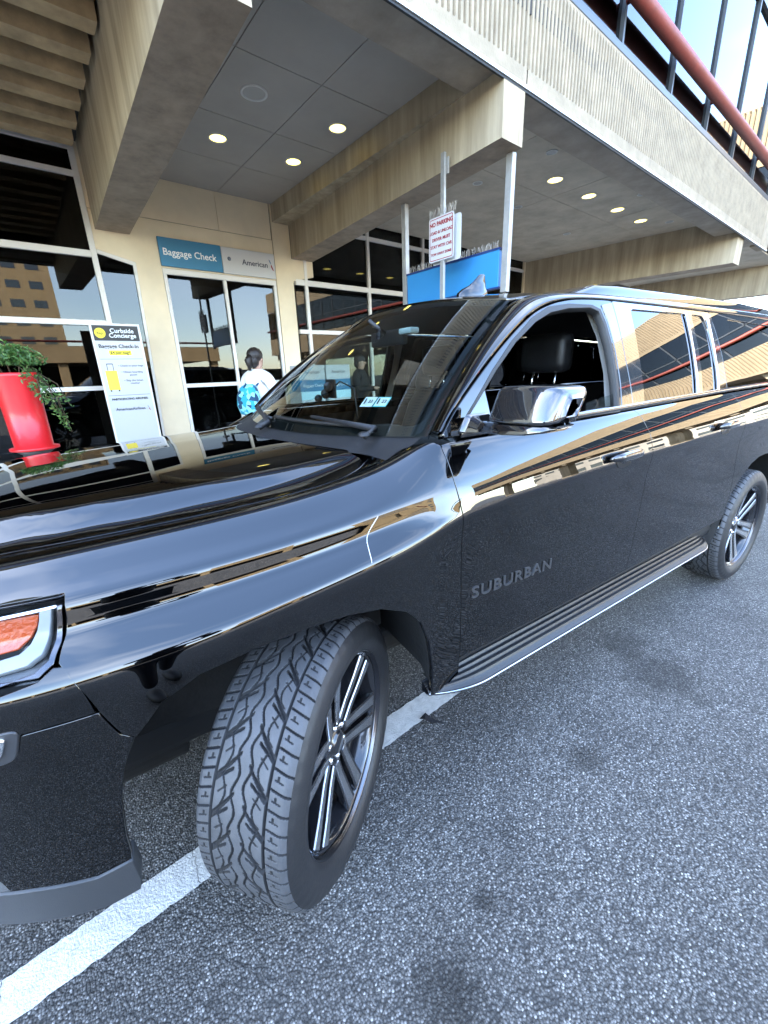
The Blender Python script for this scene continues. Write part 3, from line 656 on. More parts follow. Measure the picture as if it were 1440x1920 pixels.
def wheel(x, y, rz):
    t = bpy.data.objects.new('wheel', TYRE); link(t, suv); t.location = (x, y, TR); t.rotation_euler = (0, 0, rz)
    shared('rim', m_barrel, DARKALLOY, t); shared('rim_lip', m_lip, mat('dark_lip', (.10, .10, .11), .22, metal=1.), t)
    for k in range(6):
        for s_ in (-1, 1):
            th = 2*math.pi*k/6+.35
            for nm, mk, mm in (('spoke', m_spoke, DARKALLOY), ('spoke_face', m_face, ALLOY)):
                o = shared(nm, mk, mm, t)
                # arms leave the hub together and spread towards the rim
                o.matrix_local = Matrix.Rotation(-th, 4, 'Y') @ Matrix.Translation((0, 0, s_*.0255)) @ Matrix.Rotation(-s_*R(2.5), 4, 'Y')
    def hub():
        m = MB(); m.lathe([(.001, .088), (.030, .088), (.036, .084), (.038, .076), (.060, .074), (.072, .066), (.075, .03)], 40, 'Y'); return m
    shared('centre_cap', hub, DARKALLOY, t)
    def nuts():
        m = MB()
        for k in range(6):
            a = 2*math.pi*(k+.5)/6; m.lathe([(.001, .082), (.009, .082), (.011, .07)], 8, 'Y', (.055*math.cos(a), 0, .055*math.sin(a)))
        return m
    shared('wheel_nuts', nuts, CHROME, t)
    def disc():
        m = MB(); m.lathe([(.07, .022), (.175, .022), (.178, .010), (.175, -.004), (.07, -.004)], 56, 'Y'); return m
    shared('brake_disc', disc, mat('brake_disc', (.32, .30, .28), .35, metal=1.), t)
    def cal():
        m = MB(); V = []
        for k in range(9):
            a = R(-30+k*8)+math.pi
            for r_, yy in ((.125, .045), (.195, .045), (.20, -.03), (.125, -.03)): V.append((r_*math.cos(a), yy, r_*math.sin(a)))
        m.add(V, [(i*4+j, (i+1)*4+j, (i+1)*4+(j+1) % 4, i*4+(j+1) % 4) for i in range(8) for j in range(4)]+[(0, 1, 2, 3), (35, 34, 33, 32)]); return m
    shared('brake_caliper', cal, mat('caliper', (.10, .09, .08), .5), t)
    def valve():
        m = MB(); m.tube([(.245, .085, .06), (.235, .108, .058)], .004, 8); return m
    shared('tyre_valve', valve, RUBBER_D, t)
    return t
DEL = R(38.07)
wheel(-math.sin(DEL)*.072, .80+math.cos(DEL)*.072, DEL); wheel(math.sin(DEL)*.072, -.80-math.cos(DEL)*.072, DEL+math.pi)
wheel(-3.302, .872, 0); wheel(-3.302, -.872, math.pi)
# suspension arm glimpsed in the front arch, and axles
ax = MB(); ax.tube([(0, -.60, .40), (0, .60, .40)], .045, 12); ax.tube([(-3.302, -.74, .40), (-3.302, .74, .40)], .05, 12); ax.tube([(.18, .35, .34), (.02, .62, .30)], .03, 10); ax.tube([(-.2, .35, .34), (0, .62, .30)], .03, 10); ax.tube([(.05, .62, .35), (.02, .58, .92)], .04, 12)
ax.build('axles', mat('dirty_metal', (.04, .037, .033), .7, var=.5, vscale=15), suv)
ub = MB(); ub.box(-4.5, .80, -.52, .52, .30, .42, .03); ub.box(.3, .85, -.5, .5, .24, .30, .02); ub.build('underbody', mat('underbody', (.012, .012, .012), .9), suv)
# dark inner shell so that no light leaks through the shut lines
sh = MB(); n1 = list(range(8, 560, 12)); sidx = list(range(20, 142, 6)); V = []
for i in n1:
    for j in sidx: q = GP[i, j]-GN[i, j]*.045; V.append(q)
V = np.array(V); m_ = len(sidx)
keepF = []
for i in range(len(n1)-1):
    for j in range(m_-1):
        f = (i*m_+j, i*m_+j+1, (i+1)*m_+j+1, (i+1)*m_+j); c = V[list(f)].mean(0)
        if not ((-.56 < c[0] < .56 and c[2] < 1.0) or (-3.9 < c[0] < -2.75 and c[2] < 1.0)): keepF.append(f)
for sg in (1, -1): sh.add(V*np.array([1, sg, 1]), keepF, True)
sh.build('inner_shell', mat('inner_black', (.006, .006, .006), .9), suv)
# engine bay cover under the bonnet and nose closing
ns = MB(); ns.box(.955, .99, -.60, .60, .45, 1.08, .02); ns.box(-.3, .9, -.62, .62, 1.0, 1.10, .02); ns.build('grille', mat('grille_black', (.01, .01, .01), .4), suv)
for i in range(7):
    g = MB(); g.box(.985, 1.005, -.52, .52, .70+i*.05, .715+i*.05, .004); g.build('grille_bar', CHROME, suv)
tg = MB(); tg.box(-4.72, -4.66, -.80, .80, .55, 1.40, .02); tg.build('tailgate', PAINT, suv)
tw = MB(); tw.prism([(-4.68, 1.40), (-4.66, 1.40), (-4.47, 1.84), (-4.50, 1.84)], 1, -.76, .76); tw.build('tailgate_window', mat('tail_glass', (.006, .006, .007), .03, coat=1.), suv)
# ---------------------------------------------------------------- door mirror
def mirror(sg):
    def loft(sec, name, m, parent):
        V = []; n_ = 24
        for (y, xf, xb, z0, z1, k) in sec:
            cx, cz, a, b = (xf+xb)/2, (z0+z1)/2, (xf-xb)/2*k, (z1-z0)/2*k
            for q in range(n_):
                t = 2*math.pi*q/n_; c, s_ = math.cos(t), math.sin(t); e = .27; zz = cz+b*math.copysign(abs(s_)**e, s_)
                V.append((cx+a*math.copysign(abs(c)**e, c)-.50*(zz-1.40), sg*y, zz))
        F = [(i*n_+j, i*n_+(j+1) % n_, (i+1)*n_+(j+1) % n_, (i+1)*n_+j) for i in range(len(sec)-1) for j in range(n_)]+[tuple(range(n_)), tuple(range((len(sec)-1)*n_, len(sec)*n_))[::-1]]
        if sg > 0: F = [f[::-1] for f in F]
        return MB().add(V, F, True).build(name, m, parent)
    cap = loft([(1.028, -.612, -.70, 1.392, 1.478, .80), (1.034, -.606, -.705, 1.390, 1.484, .96), (1.05, -.600, -.71, 1.389, 1.487, 1), (1.11, -.592, -.72, 1.388, 1.489, 1), (1.17, -.597, -.728, 1.388, 1.488, 1), (1.21, -.606, -.735, 1.389, 1.486, 1), (1.225, -.618, -.735, 1.390, 1.482, .98), (1.234, -.635, -.733, 1.393, 1.474, .93), (1.238, -.655, -.725, 1.40, 1.462, .75)], 'mirror_cap', mat('mirror_paint', (.02, .021, .024), .12, metal=.5, coat=1., coat_ior=1.8, coat_rough=.01), suv)
    loft([(1.022, -.622, -.70, 1.362, 1.389, .8), (1.03, -.612, -.705, 1.358, 1.3895, 1), (1.10, -.602, -.72, 1.357, 1.389, 1), (1.17, -.608, -.728, 1.362, 1.389, 1), (1.215, -.622, -.733, 1.370, 1.3895, 1), (1.235, -.64, -.73, 1.378, 1.389, .85)], 'mirror_skirt', GLOSSBLK, cap)
    loft([(.945, -.60, -.70, 1.348, 1.405, 1), (.97, -.605, -.695, 1.350, 1.398, 1), (1.0, -.612, -.69, 1.353, 1.388, 1), (1.035, -.62, -.69, 1.357, 1.384, 1)], 'mirror_arm', GLOSSBLK, cap)
    g = MB(); g.box(-.737, -.734, sg*1.05, sg*1.225, 1.395, 1.478); g.build('mirror_glass', mat('mirror_silver', (.9, .9, .9), .0, metal=1.), cap)
mirror(1)
# ---------------------------------------------------------------- door handles
def handle(x0, x1, z, sg):
    n = 15; V = []; m_ = 10
    for i in range(n):
        t = i/(n-1); x = x0+(x1-x0)*t; e = math.sin(math.pi*min(max(t, .0), 1))**.35 if 0 < t < 1 else 0
        lift = .012+.026*min(1, math.sin(math.pi*t)*2.2); c = bpt(x, z, lift); hh = .007+.014*e; dd = .005+.007*e
        for q in range(m_):
            a = 2*math.pi*q/m_; V.append((c[0], sg*(c[1]+dd*math.cos(a)), c[2]+hh*math.sin(a)))
    F = [(i*m_+j, i*m_+(j+1) % m_, (i+1)*m_+(j+1) % m_, (i+1)*m_+j) for i in range(n-1) for j in range(m_)]+[tuple(range(m_))[::-1], tuple(range((n-1)*m_, n*m_))]
    h = MB().add(V, F, True).build('door_handle', GLOSSBLK, suv)
    c = MB(); V = []; cx = (x0+x1)/2-.01
    for ring, (rr, d) in enumerate(((1, .0015), (.8, .001), (.0, .0008))):
        for q in range(20):
            a = 2*math.pi*q/20; p = bpt(cx+.062*rr*math.cos(a), z-.014+.036*rr*math.sin(a), d); V.append((p[0], sg*p[1], p[2]))
    F = [(i*20+j, i*20+(j+1) % 20, (i+1)*20+(j+1) % 20, (i+1)*20+j) for i in range(2) for j in range(20)]
    c.add(V, F, True).build('handle_cup', mat('cup_black', (.003, .003, .003), .3), h)
for sg in (1, -1): handle(-1.335, -1.555, 1.170, sg); handle(-2.40, -2.60, 1.195, sg)
# ---------------------------------------------------------------- door lettering
def badge(sg):
    V, F = text_mesh('SUBURBAN', .062, .0018, spacing=1.12, bold=.0006); wdt = V[:, 0].max()-V[:, 0].min(); V[:, 0] *= .435/wdt
    P = []
    for tx, ty, tz in V:
        x = -.818-sg*tx if sg > 0 else -.818+tx*1; z = .803+ty+.06*(x+.818)*.6; q = bpt(x, z, .0022+tz); P.append((q[0], sg*q[1], q[2]))
    mesh_obj('lettering', P, F, mat('badge_dark_chrome', (.16, .16, .165), .3, metal=.9), suv)
badge(1)
# ---------------------------------------------------------------- roof rails, fin antenna, wipers
for sg in (1, -1):
    rr = MB(); path = [(-1.50, .655), (-1.56, .655), (-1.66, .655), (-1.85, .655), (-2.6, .66), (-3.4, .66), (-3.95, .655), (-4.1, .65), (-4.16, .65)]; hts = [.0, .012, .035, .042, .044, .044, .040, .015, .0]; V = []
    for (x, y), h in zip(path, hts):
        z = float(roofz(x, y)); V += [(x, sg*(y-.022), z-.01), (x, sg*(y-.017), z+h), (x, sg*(y+.006), z+h+.004), (x, sg*(y+.026), z+h-.006), (x, sg*(y+.034), z-.01)]
    F = [(i*5+j, i*5+j+1, (i+1)*5+j+1, (i+1)*5+j) for i in range(len(path)-1) for j in range(4)]
    rr.add(V, F if sg < 0 else [f[::-1] for f in F], True); rr.build('roof_rack_rail', PAINT, suv)
fa = MB(); fx, fy = -1.36, .20; fz = float(roofz(fx, fy)); V = []; n_ = 16
for (dx0, dx1, hw, z) in ((.10, -.115, .040, -.012), (.097, -.112, .039, .016), (.07, -.108, .032, .036), (.02, -.10, .014, .056), (-.015, -.095, .008, .082), (-.045, -.09, .006, .108), (-.06, -.088, .004, .114)):
    for q in range(n_):
        a = 2*math.pi*q/n_; cx = (dx0+dx1)/2; V.append((fx+cx+(dx0-dx1)/2*math.cos(a), fy+hw*math.sin(a), fz+z))
fa.add(V, [(i*n_+j, i*n_+(j+1) % n_, (i+1)*n_+(j+1) % n_, (i+1)*n_+j) for i in range(6) for j in range(n_)]+[tuple(range(6*n_, 7*n_))], True); fa.build('roof_antenna', PAINT, suv)
def wiper(pts, nm='wiper'):
    def onws(a, b, o): return wscreen(o)(np.array([a]), np.array([b]))[0][0]
    w_ = MB(); base = onws(*pts[0], .02)+np.array([.05, 0, -.012]); P = [base, onws(*pts[0], .028), onws(*pts[1], .022)]
    w_.tube(P, [.016, .012, .006], 8); o = w_.build(nm, PLASTIC, suv)
    b_ = MB(); t = np.linspace(0, 1, 9); A = [onws(pts[2][0]+(pts[3][0]-pts[2][0])*q, pts[2][1]+(pts[3][1]-pts[2][1])*q, .009) for q in t]
    b_.tube(A, .0075, 6); b_.build('wiper_blade', RUBBER_D, o)
    c_ = MB(); c_.lathe([(.001, .012), (.016, .010), (.02, 0)], 14, 'Z', tuple(base)); c_.build('wiper_pivot', PLASTIC, o)
wiper([(.80, .02), (.38, .085), (.72, .055), (-.02, .075)]); wiper([(.02, .02), (-.42, .09), (-.05, .06), (-.80, .085)])
# ---------------------------------------------------------------- cabin
fl_ = MB(); fl_.box(-4.4, -.66, -.86, .86, .44, .47); fl_.build('cabin_floor', CARPET, suv)
hdl = panel('headlining', [(-1.10, -.66), (-1.10, .66), (-1.4, .70), (-4.3, .70), (-4.3, -.70), (-1.4, -.70)], None, lambda x, y: (lambda q: (q[0]-np.array([0, 0, .035]), -q[1]))(roof(x, y)), HEADLINER, suv, step=.08, depth=0)
d = MB(); V = []; ya = np.linspace(-.86, .86, 21)
prof = [(-.33, 1.285), (-.50, 1.295), (-.72, 1.285), (-.80, 1.25), (-.83, 1.15), (-.80, .95), (-.70, .75), (-.6, .6)]
for y in ya:
    bx = .04*math.exp(-((y-.40)/.2)**2)
    for q, (x, z) in enumerate(prof): V.append((x-.18*(y/.86)**2*(q < 2), y, z+(bx if q in (1, 2) else 0)))
n_ = len(prof); d.add(V, [(i*n_+j, i*n_+j+1, (i+1)*n_+j+1, (i+1)*n_+j) for i in range(20) for j in range(n_-1)], True); d.build('dashboard', DASH, suv)
def seat(x, y, wd, nm='seat'):
    s_ = MB(); s_.box(x-.05, x+.48, y-wd/2, y+wd/2, .62, .80, .05); o = s_.build(nm, LEATHER, suv, smooth=True)
    b_ = MB(); V = []; n_ = 16
    for (z, dx, hw, th) in ((.74, .02, .46, .10), (.95, -.02, .50, .10), (1.15, -.07, .50, .09), (1.32, -.115, .45, .075), (1.40, -.135, .36, .06), (1.425, -.14, .22, .035)):
        for q in range(n_):
            a = 2*math.pi*q/n_; c, s2 = math.cos(a), math.sin(a); V.append((x+dx+th*math.copysign(abs(c)**.6, c), y+hw*wd*math.copysign(abs(s2)**.6, s2), z))
    b_.add(V, [(i*n_+j, i*n_+(j+1) % n_, (i+1)*n_+(j+1) % n_, (i+1)*n_+j) for i in range(5) for j in range(n_)]+[tuple(range(5*n_, 6*n_))], True); b_.build('seat_back', LEATHER, o)
    h_ = MB(); h_.box(x-.215, x-.105, y-.135, y+.135, 1.505, 1.70, .045); h_.build('headrest', LEATHER, o, smooth=True)
    p_ = MB()
    for dy in (-.07, .07): p_.tube([(x-.14, y+dy, 1.40), (x-.155, y+dy, 1.53)], .006, 8)
    p_.build('headrest_posts', CHROME, o)
seat(-1.53, .43, .54); seat(-1.53, -.43, .54)
for yy in (.43, -.43): seat(-2.55, yy, .5, 'rear_seat')
sw = MB(); c0 = Vector((-.98, .42, 1.13)); axs = Vector((-.86, 0, .5)).normalized(); uu = Vector((0, 1, 0)); vv = axs.cross(uu)
ring = [c0+uu*.185*math.cos(2*math.pi*k/32)+vv*.185*math.sin(2*math.pi*k/32) for k in range(33)]; sw.tube(ring, .016, 8, caps=False)
sw.tube([c0-uu*.18, c0+axs*-.03, c0+uu*.18], [.015, .04, .015], 8); sw.tube([c0, c0-axs*.25], .03, 10); sw.build('steering_wheel', LEATHER, suv)
rm = MB(); rm.box(-.90, -.87, .0, .27, 1.655, 1.725, .012); rm.tube([(-.87, .13, 1.71), (-.80, .10, 1.77)], .010, 8); rm.build('rear_view_mirror', PLASTIC, suv)
# light pillar trims seen through the open window
for sg in (1, -1):
    bt = MB(); V = []
    for z, x0, x1 in ((1.36, -1.60, -1.53), (1.50, -1.62, -1.555), (1.65, -1.625, -1.56), (1.76, -1.62, -1.53), (1.79, -1.60, -1.48)):
        y = float(yg(np.array(-1.6), np.array(z)))-.055; V += [(x0, sg*y, z), (x1, sg*(y-.01), z)]
    bt.add(V, [(i*2, i*2+1, i*2+3, i*2+2) for i in range(4)], True); bt.build('pillar_trim', PILLARTRIM, suv)
# inspection stickers and phone holder on the windscreen
def on_ws(a, b, o=0.): return wscreen(o)(np.array([a]), np.array([b]))[0][0]
def sticker(a0, a1, b0, b1, m, nm, parent=suv, o=-.006):
    return mesh_obj(nm, [on_ws(a0, b0, o), on_ws(a1, b0, o), on_ws(a1, b1, o), on_ws(a0, b1, o)], [(0, 1, 2, 3)], m, parent)
for k, (a0, tx) in enumerate(((.60, '1'), (.675, '1'))):
    st_ = sticker(a0, a0+.070, .18, .24, STICKBLUE if k else STICKER, 'inspection_sticker')
    sticker(a0+.004, a0+.066, .185, .235, STICKER, 'sticker_paper', st_, -.0055)
    p0 = on_ws(a0+.016, .21, -.004); xd = on_ws(a0+.05, .21, -.004)-p0; xd /= np.linalg.norm(xd); yd = on_ws(a0+.016, .24, -.004)-p0; yd -= xd*np.dot(xd, yd); yd /= np.linalg.norm(yd)
    text_on('sticker_digits', tx, .036, p0, xd, yd, INK, st_, extrude=.0004, bold=.001); text_on('sticker_digits', '23', .022, p0+xd*.027, xd, yd, INK, st_, extrude=.0004)
ph = MB(); q = on_ws(.18, .30, -.04); ph.ico(q, .022, 2, scale=(1, 1, 1)); ph.ico(q+np.array([.02, -.035, -.02]), .018); ph.ico(q+np.array([0, .03, .03]), .02); ph.tube([q, q+np.array([-.05, .05, .05]), q+np.array([-.08, .12, .02]), q+np.array([-.06, .17, -.10])], .004, 6); ph.box(q[0]-.03, q[0]-.02, q[1]-.03, q[1]+.05, q[2]-.02, q[2]+.06, .004); ph.build('phone_holder', PLASTIC, suv)
tl = MB(); q = on_ws(.42, .79, -.02); tl.box(q[0]-.03, q[0]+.02, q[1]-.045, q[1]+.045, q[2]-.025, q[2], .008); tl.build('toll_tag', mat('tag_white', (.7, .78, .74), .4), suv)

# pale scratch on the left front fender
MB().tube([tuple(bpt(-.268+.012*math.sin(3*t)+.063*t, 1.150-.105*t, .0006)) for t in np.linspace(0, 1, 14)], .0013, 5).build('paint_scratch', mat('scratch_white', (.5, .5, .48), .7), suv)
# ---------------------------------------------------------------- ground
def asphalt_mat():
    m = bpy.data.materials.new('asphalt'); m.use_nodes = True; nt = m.node_tree; N = nt.nodes; L = nt.links; b = N['Principled BSDF']
    tc = N.new('ShaderNodeTexCoord')
    v1 = N.new('ShaderNodeTexVoronoi'); v1.inputs['Scale'].default_value = 150; v1.inputs['Randomness'].default_value = 1
    v2 = N.new('ShaderNodeTexVoronoi'); v2.inputs['Scale'].default_value = 240
    nz = N.new('ShaderNodeTexNoise'); nz.inputs['Scale'].default_value = 1.6; nz.inputs['Detail'].default_value = 9
    n2 = N.new('ShaderNodeTexNoise'); n2.inputs['Scale'].default_value = 60; n2.inputs['Detail'].default_value = 6; n2.inputs['Roughness'].default_value = .75
    for t in (v1, v2, nz, n2): L.new(tc.outputs['Object'], t.inputs['Vector'])
    # per-stone brightness
    sep = N.new('ShaderNodeSeparateColor'); L.new(v1.outputs['Color'], sep.inputs[0])
    r1 = N.new('ShaderNodeValToRGB'); e = r1.color_ramp.elements; e[0].position = .0; e[0].color = (.060, .057, .053, 1); e[1].position = 1; e[1].color = (.40, .382, .358, 1)
    for ps, c in ((.40, (.100, .095, .089, 1)), (.66, (.150, .143, .133, 1)), (.88, (.215, .205, .192, 1))):
        q = e.new(ps); q.color = c
    L.new(sep.outputs[0], r1.inputs[0])
    # binder between the stones
    r2 = N.new('ShaderNodeValToRGB'); r2.color_ramp.elements[0].position = .36; r2.color_ramp.elements[0].color = (1, 1, 1, 1); r2.color_ramp.elements[1].position = .70; r2.color_ramp.elements[1].color = (0, 0, 0, 1)
    mr0 = N.new('ShaderNodeMath'); mr0.operation = 'MULTIPLY'; mr0.inputs[1].default_value = 1.0; L.new(v1.outputs['Distance'], mr0.inputs[0]); L.new(mr0.outputs[0], r2.inputs[0])
    mx = N.new('ShaderNodeMix'); mx.data_type = 'RGBA'; mx.inputs['A'].default_value = (.030, .029, .028, 1); L.new(r2.outputs[0], mx.inputs['Factor']); L.new(r1.outputs[0], mx.inputs['B'])
    # stains and tar patches with their own shape
    r3 = N.new('ShaderNodeValToRGB'); r3.color_ramp.elements[0].position = .28; r3.color_ramp.elements[0].color = (.62, .62, .63, 1); r3.color_ramp.elements[1].position = .52; r3.color_ramp.elements[1].color = (1, 1, 1, 1)
    L.new(nz.outputs['Fac'], r3.inputs[0])
    m2 = N.new('ShaderNodeMix'); m2.data_type = 'RGBA'; m2.blend_type = 'MULTIPLY'; m2.inputs['Factor'].default_value = 1; L.new(mx.outputs['Result'], m2.inputs['A']); L.new(r3.outputs[0], m2.inputs['B'])
    last = m2.outputs['Result']
    n5 = N.new('ShaderNodeTexNoise'); n5.inputs['Scale'].default_value = 9; n5.inputs['Detail'].default_value = 6; L.new(tc.outputs['Object'], n5.inputs['Vector'])
    for (cx, cy, rad, dark) in ((-1.70, 1.36, .20, .4), (-1.82, 1.14, .12, .5), (.02, 1.44, .10, .25), (-.2, 1.37, .035, .3), (-.91, 1.33, .07, .45), (-2.63, 1.55, .15, .7), (-.43, 1.30, .05, .7)):
        ds = N.new('ShaderNodeVectorMath'); ds.operation = 'DISTANCE'; ds.inputs[1].default_value = (cx, cy, 0); L.new(tc.outputs['Object'], ds.inputs[0])
        ma = N.new('ShaderNodeMath'); ma.operation = 'MULTIPLY_ADD'; ma.inputs[1].default_value = rad*1.6; L.new(n5.outputs['Fac'], ma.inputs[0]); L.new(ds.outputs['Value'], ma.inputs[2])
        rr = N.new('ShaderNodeMapRange'); rr.inputs['From Min'].default_value = rad*1.2; rr.inputs['From Max'].default_value = rad*2.1; rr.inputs['To Min'].default_value = dark; rr.inputs['To Max'].default_value = 1.0; L.new(ma.outputs[0], rr.inputs[0])
        mm = N.new('ShaderNodeMix'); mm.data_type = 'RGBA'; mm.blend_type = 'MULTIPLY'; mm.inputs['Factor'].default_value = 1; L.new(last, mm.inputs['A']); L.new(rr.outputs[0], mm.inputs['B']); last = mm.outputs['Result']
    L.new(last, b.inputs['Base Color']); b.inputs['Roughness'].default_value = .72
    ad = N.new('ShaderNodeMath'); ad.operation = 'MULTIPLY_ADD'; ad.inputs[1].default_value = -1.0; L.new(v1.outputs['Distance'], ad.inputs[0]); L.new(n2.outputs['Fac'], ad.inputs[2])
    bp = N.new('ShaderNodeBump'); bp.inputs['Strength'].default_value = .9; bp.inputs['Distance'].default_value = .006; L.new(ad.outputs[0], bp.inputs['Height']); L.new(bp.outputs[0], b.inputs['Normal'])
    MATS['asphalt'] = m; return m
ASPH = asphalt_mat()
def sheet(name, x0, x1, y0, y1, z, m, parent=None):
    return mesh_obj(name, [(x0, y0, z), (x1, y0, z), (x1, y1, z), (x0, y1, z)], [(0, 1, 2, 3)], m, parent)
road = tag(sheet('road', -400, 400, -1.75, 400, 0, ASPH), kind='structure')
gnd = tag(sheet('ground', -400, 400, -400, 400, -.02, mat('earth', (.12, .11, .09), .9)), kind='structure')
# worn white edge line with cracks: a sheet of many little quads with ragged rims
LINE = mat('line_paint', (.56, .54, .50), .6, var=.22, vscale=28., bump=.5, bscale=150)
def painted_line(y0, wd, x0, x1):
    n = int((x1-x0)/.012); V = []; F = []; r_ = np.random.default_rng(3)
    ja = gsmooth(r_.normal(0, .0022, n+1), .6, 0); jb = gsmooth(r_.normal(0, .0022, n+1), .6, 0)
    for i in range(n+1):
        x = x0+(x1-x0)*i/n; V += [(x, y0-wd/2+ja[i], .004), (x, y0+wd/2+jb[i], .004)]
    cr = set()
    F = [(2*i, 2*i+2, 2*i+3, 2*i+1) for i in range(n)]
    return V, F
V, F = painted_line(.692, .122, -14, 14)
pl = mesh_obj('painted_line', V, F, LINE, road)
def crack(x, y0, y1, seed):
    r_ = np.random.default_rng(seed); n = 12; V = []
    off_ = np.cumsum(r_.normal(0, .006, n+1))
    for i in range(n+1): y = y0+(y1-y0)*i/n; w_ = .0005+.0006*r_.random(); V += [(x+off_[i]-w_, y, .0062), (x+off_[i]+w_, y, .0062)]
    mesh_obj('line_crack', V, [(2*i, 2*i+1, 2*i+3, 2*i+2) for i in range(n)], mat('crack_dark', (.03, .03, .033), .9), road)
for i, x in enumerate((.93, .43, .36, -.30)): crack(x, .632, .752, i)
# a scrap of torn black plastic by the line
sc_ = tag(mesh_obj('plastic_scrap', [(-.54, .745, .012), (-.575, .75, .03), (-.585, .785, .014), (-.615, .835, .006), (-.57, .80, .010), (-.55, .77, .022)], [(0, 1, 5), (1, 2, 4, 5), (2, 3, 4)], mat('scrap', (.02, .02, .022), .3)), 'small torn black plastic scrap lying beside the white line', 'litter')
CONC = mat('sidewalk_concrete', (.52, .48, .42), .85, var=.25, vscale=2.5, bump=.2, bscale=90)
kb = MB(); kb.box(-60, 60, -1.90, -1.75, -.02, .15, .012); tag(kb.build('kerb', CONC), kind='structure')
sw_ = tag(sheet('sidewalk', -60, 60, -5.55, -1.90, .145, CONC), kind='structure')

# ---------------------------------------------------------------- terminal
term = tag(empty('terminal_building', (-4, -5.55, 0)), 'tan concrete airport terminal with ribbed fascia, canopy beams and glass storefronts', 'building')
TO = Vector((-4, -5.55, 0))
def T(mb, name, m, parent=None, smooth=None):
    o = mb.build(name, m, parent or term, smooth)
    if parent is None: o.location = -TO
    return o
def streaky(name, c, var2, sc=(6, 6, .5), vs=1.3, bump=.25):
    return mat(name, c, .85, var=.4, vscale=vs, var2=var2, stretch=sc, bump=bump, bscale=40)
CREAM = mat('cream_wall', (.78, .65, .45), .8, var=.12, vscale=1.3, bump=.12, bscale=140)
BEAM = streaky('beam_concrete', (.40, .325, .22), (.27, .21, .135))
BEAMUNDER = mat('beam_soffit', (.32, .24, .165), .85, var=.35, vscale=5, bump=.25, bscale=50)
FASC = mat('fascia_concrete', (.31, .25, .172), .9, var=.25, vscale=5., bump=.35, bscale=70)
CEILG = mat('grey_ceiling', (.37, .33, .285), .75, var=.10, vscale=1.2)
CEILC = mat('concrete_ceiling', (.50, .42, .32), .85, var=.25, vscale=2.2, bump=.15, bscale=60)
ALU = mat('white_aluminium', (.70, .66, .60), .45)
DARKM = mat('dark_mullion', (.05, .055, .06), .4)
STOREGL = glass_mat('storefront_glass', (.22, .235, .23), 1.45)
UPGLASS = glass_mat('curtain_glass', (.10, .12, .13), 1.5, boost=.0)
RED = mat('red_pipe', (.20, .034, .022), .55, var=.2, vscale=6, bump=.1, bscale=60)
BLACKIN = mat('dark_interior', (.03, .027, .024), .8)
Yw = -5.55
def prismY(pts, y0, y1): return MB().prism(pts, 1, y0, y1)
# cream wall pieces (each its own part), butted
T(prismY([(-1.03, .145), (-1.44, .145), (-1.44, 3.13), (-1.44, 3.735), (-.64, 3.735), (-.64, 3.27), (-1.11, 3.16)], Yw-.3, Yw), 'wall_pier', CREAM)
T(prismY([(-1.44, 3.53), (-3.262, 3.53), (-3.262, 3.735), (-1.44, 3.735)], Yw-.3, Yw-.001), 'wall_panel', CREAM)
T(prismY([(-.64, 3.742), (-2.375, 3.742), (-2.375, 4.45), (-.64, 4.45)], Yw-.3, Yw+.003), 'wall_panel', CREAM)
T(prismY([(-2.381, 3.742), (-3.255, 3.742), (-3.255, 4.45), (-2.381, 4.45)], Yw-.3, Yw+.003), 'wall_panel', CREAM)
T(prismY([(-1.44, 3.13), (-3.262, 3.13), (-3.262, 3.53), (-1.44, 3.53)], Yw-.3, Yw-.004), 'wall_panel', CREAM)
T(prismY([(-3.275, .145), (-3.60, .145), (-3.60, 3.15), (-4.02, 3.25), (-4.02, 3.497), (-3.60, 3.497), (-3.60, 4.45), (-3.275, 4.45)], Yw-.3, Yw+.004), 'wall_pier', CREAM)
T(prismY([(-10.75, .145), (-11.2, .145), (-11.2, 4.45), (-10.75, 4.45)], Yw-.3, Yw), 'wall_pier', CREAM)
T(MB().box(-3.262, -3.275, Yw-.25, Yw-.02, .145, 4.45), 'seam_filler', mat('seam', (.12, .09, .06), .9))
T(MB().box(-.64, -3.262, Yw-.25, Yw-.012, 3.735, 3.742), 'seam_filler', MATS['seam'])
# transverse beams
def beam(xw0, xw1, xe0, xe1, yend, zb, zt, nm='canopy_beam'):
    V = [(xw0, Yw, zb), (xw1, Yw, zb), (xe1, yend, zb), (xe0, yend, zb), (xw0, Yw, zt), (xw1, Yw, zt), (xe1, yend, zt), (xe0, yend, zt)]
    F = [(4, 5, 6, 7), (0, 4, 7, 3), (1, 2, 6, 5), (2, 3, 7, 6), (0, 1, 5, 4)]
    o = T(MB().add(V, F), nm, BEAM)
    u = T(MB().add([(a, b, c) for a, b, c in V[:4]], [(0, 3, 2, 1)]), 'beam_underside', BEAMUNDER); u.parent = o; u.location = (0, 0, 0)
    bm = bmesh.new(); bm.from_mesh(o.data); bmesh.ops.recalc_face_normals(bm, faces=bm.faces[:]); bm.to_mesh(o.data); bm.free()
    return o
beam(-.69, -1.10, -.54, -.95, -.965, 3.5, 4.95)
beam(-3.61, -4.03, -3.28, -3.60, -.965, 3.5, 4.0); T(MB().box(-3.30, -3.98, Yw, -1.42, 4.0, 4.30), 'beam_haunch', BEAM)
beam(-10.8, -11.25, -11.35, -11.8, -1.02, 3.45, 4.3)
beam(-17.6, -18.1, -17.9, -18.4, -1.02, 3.45, 4.3)
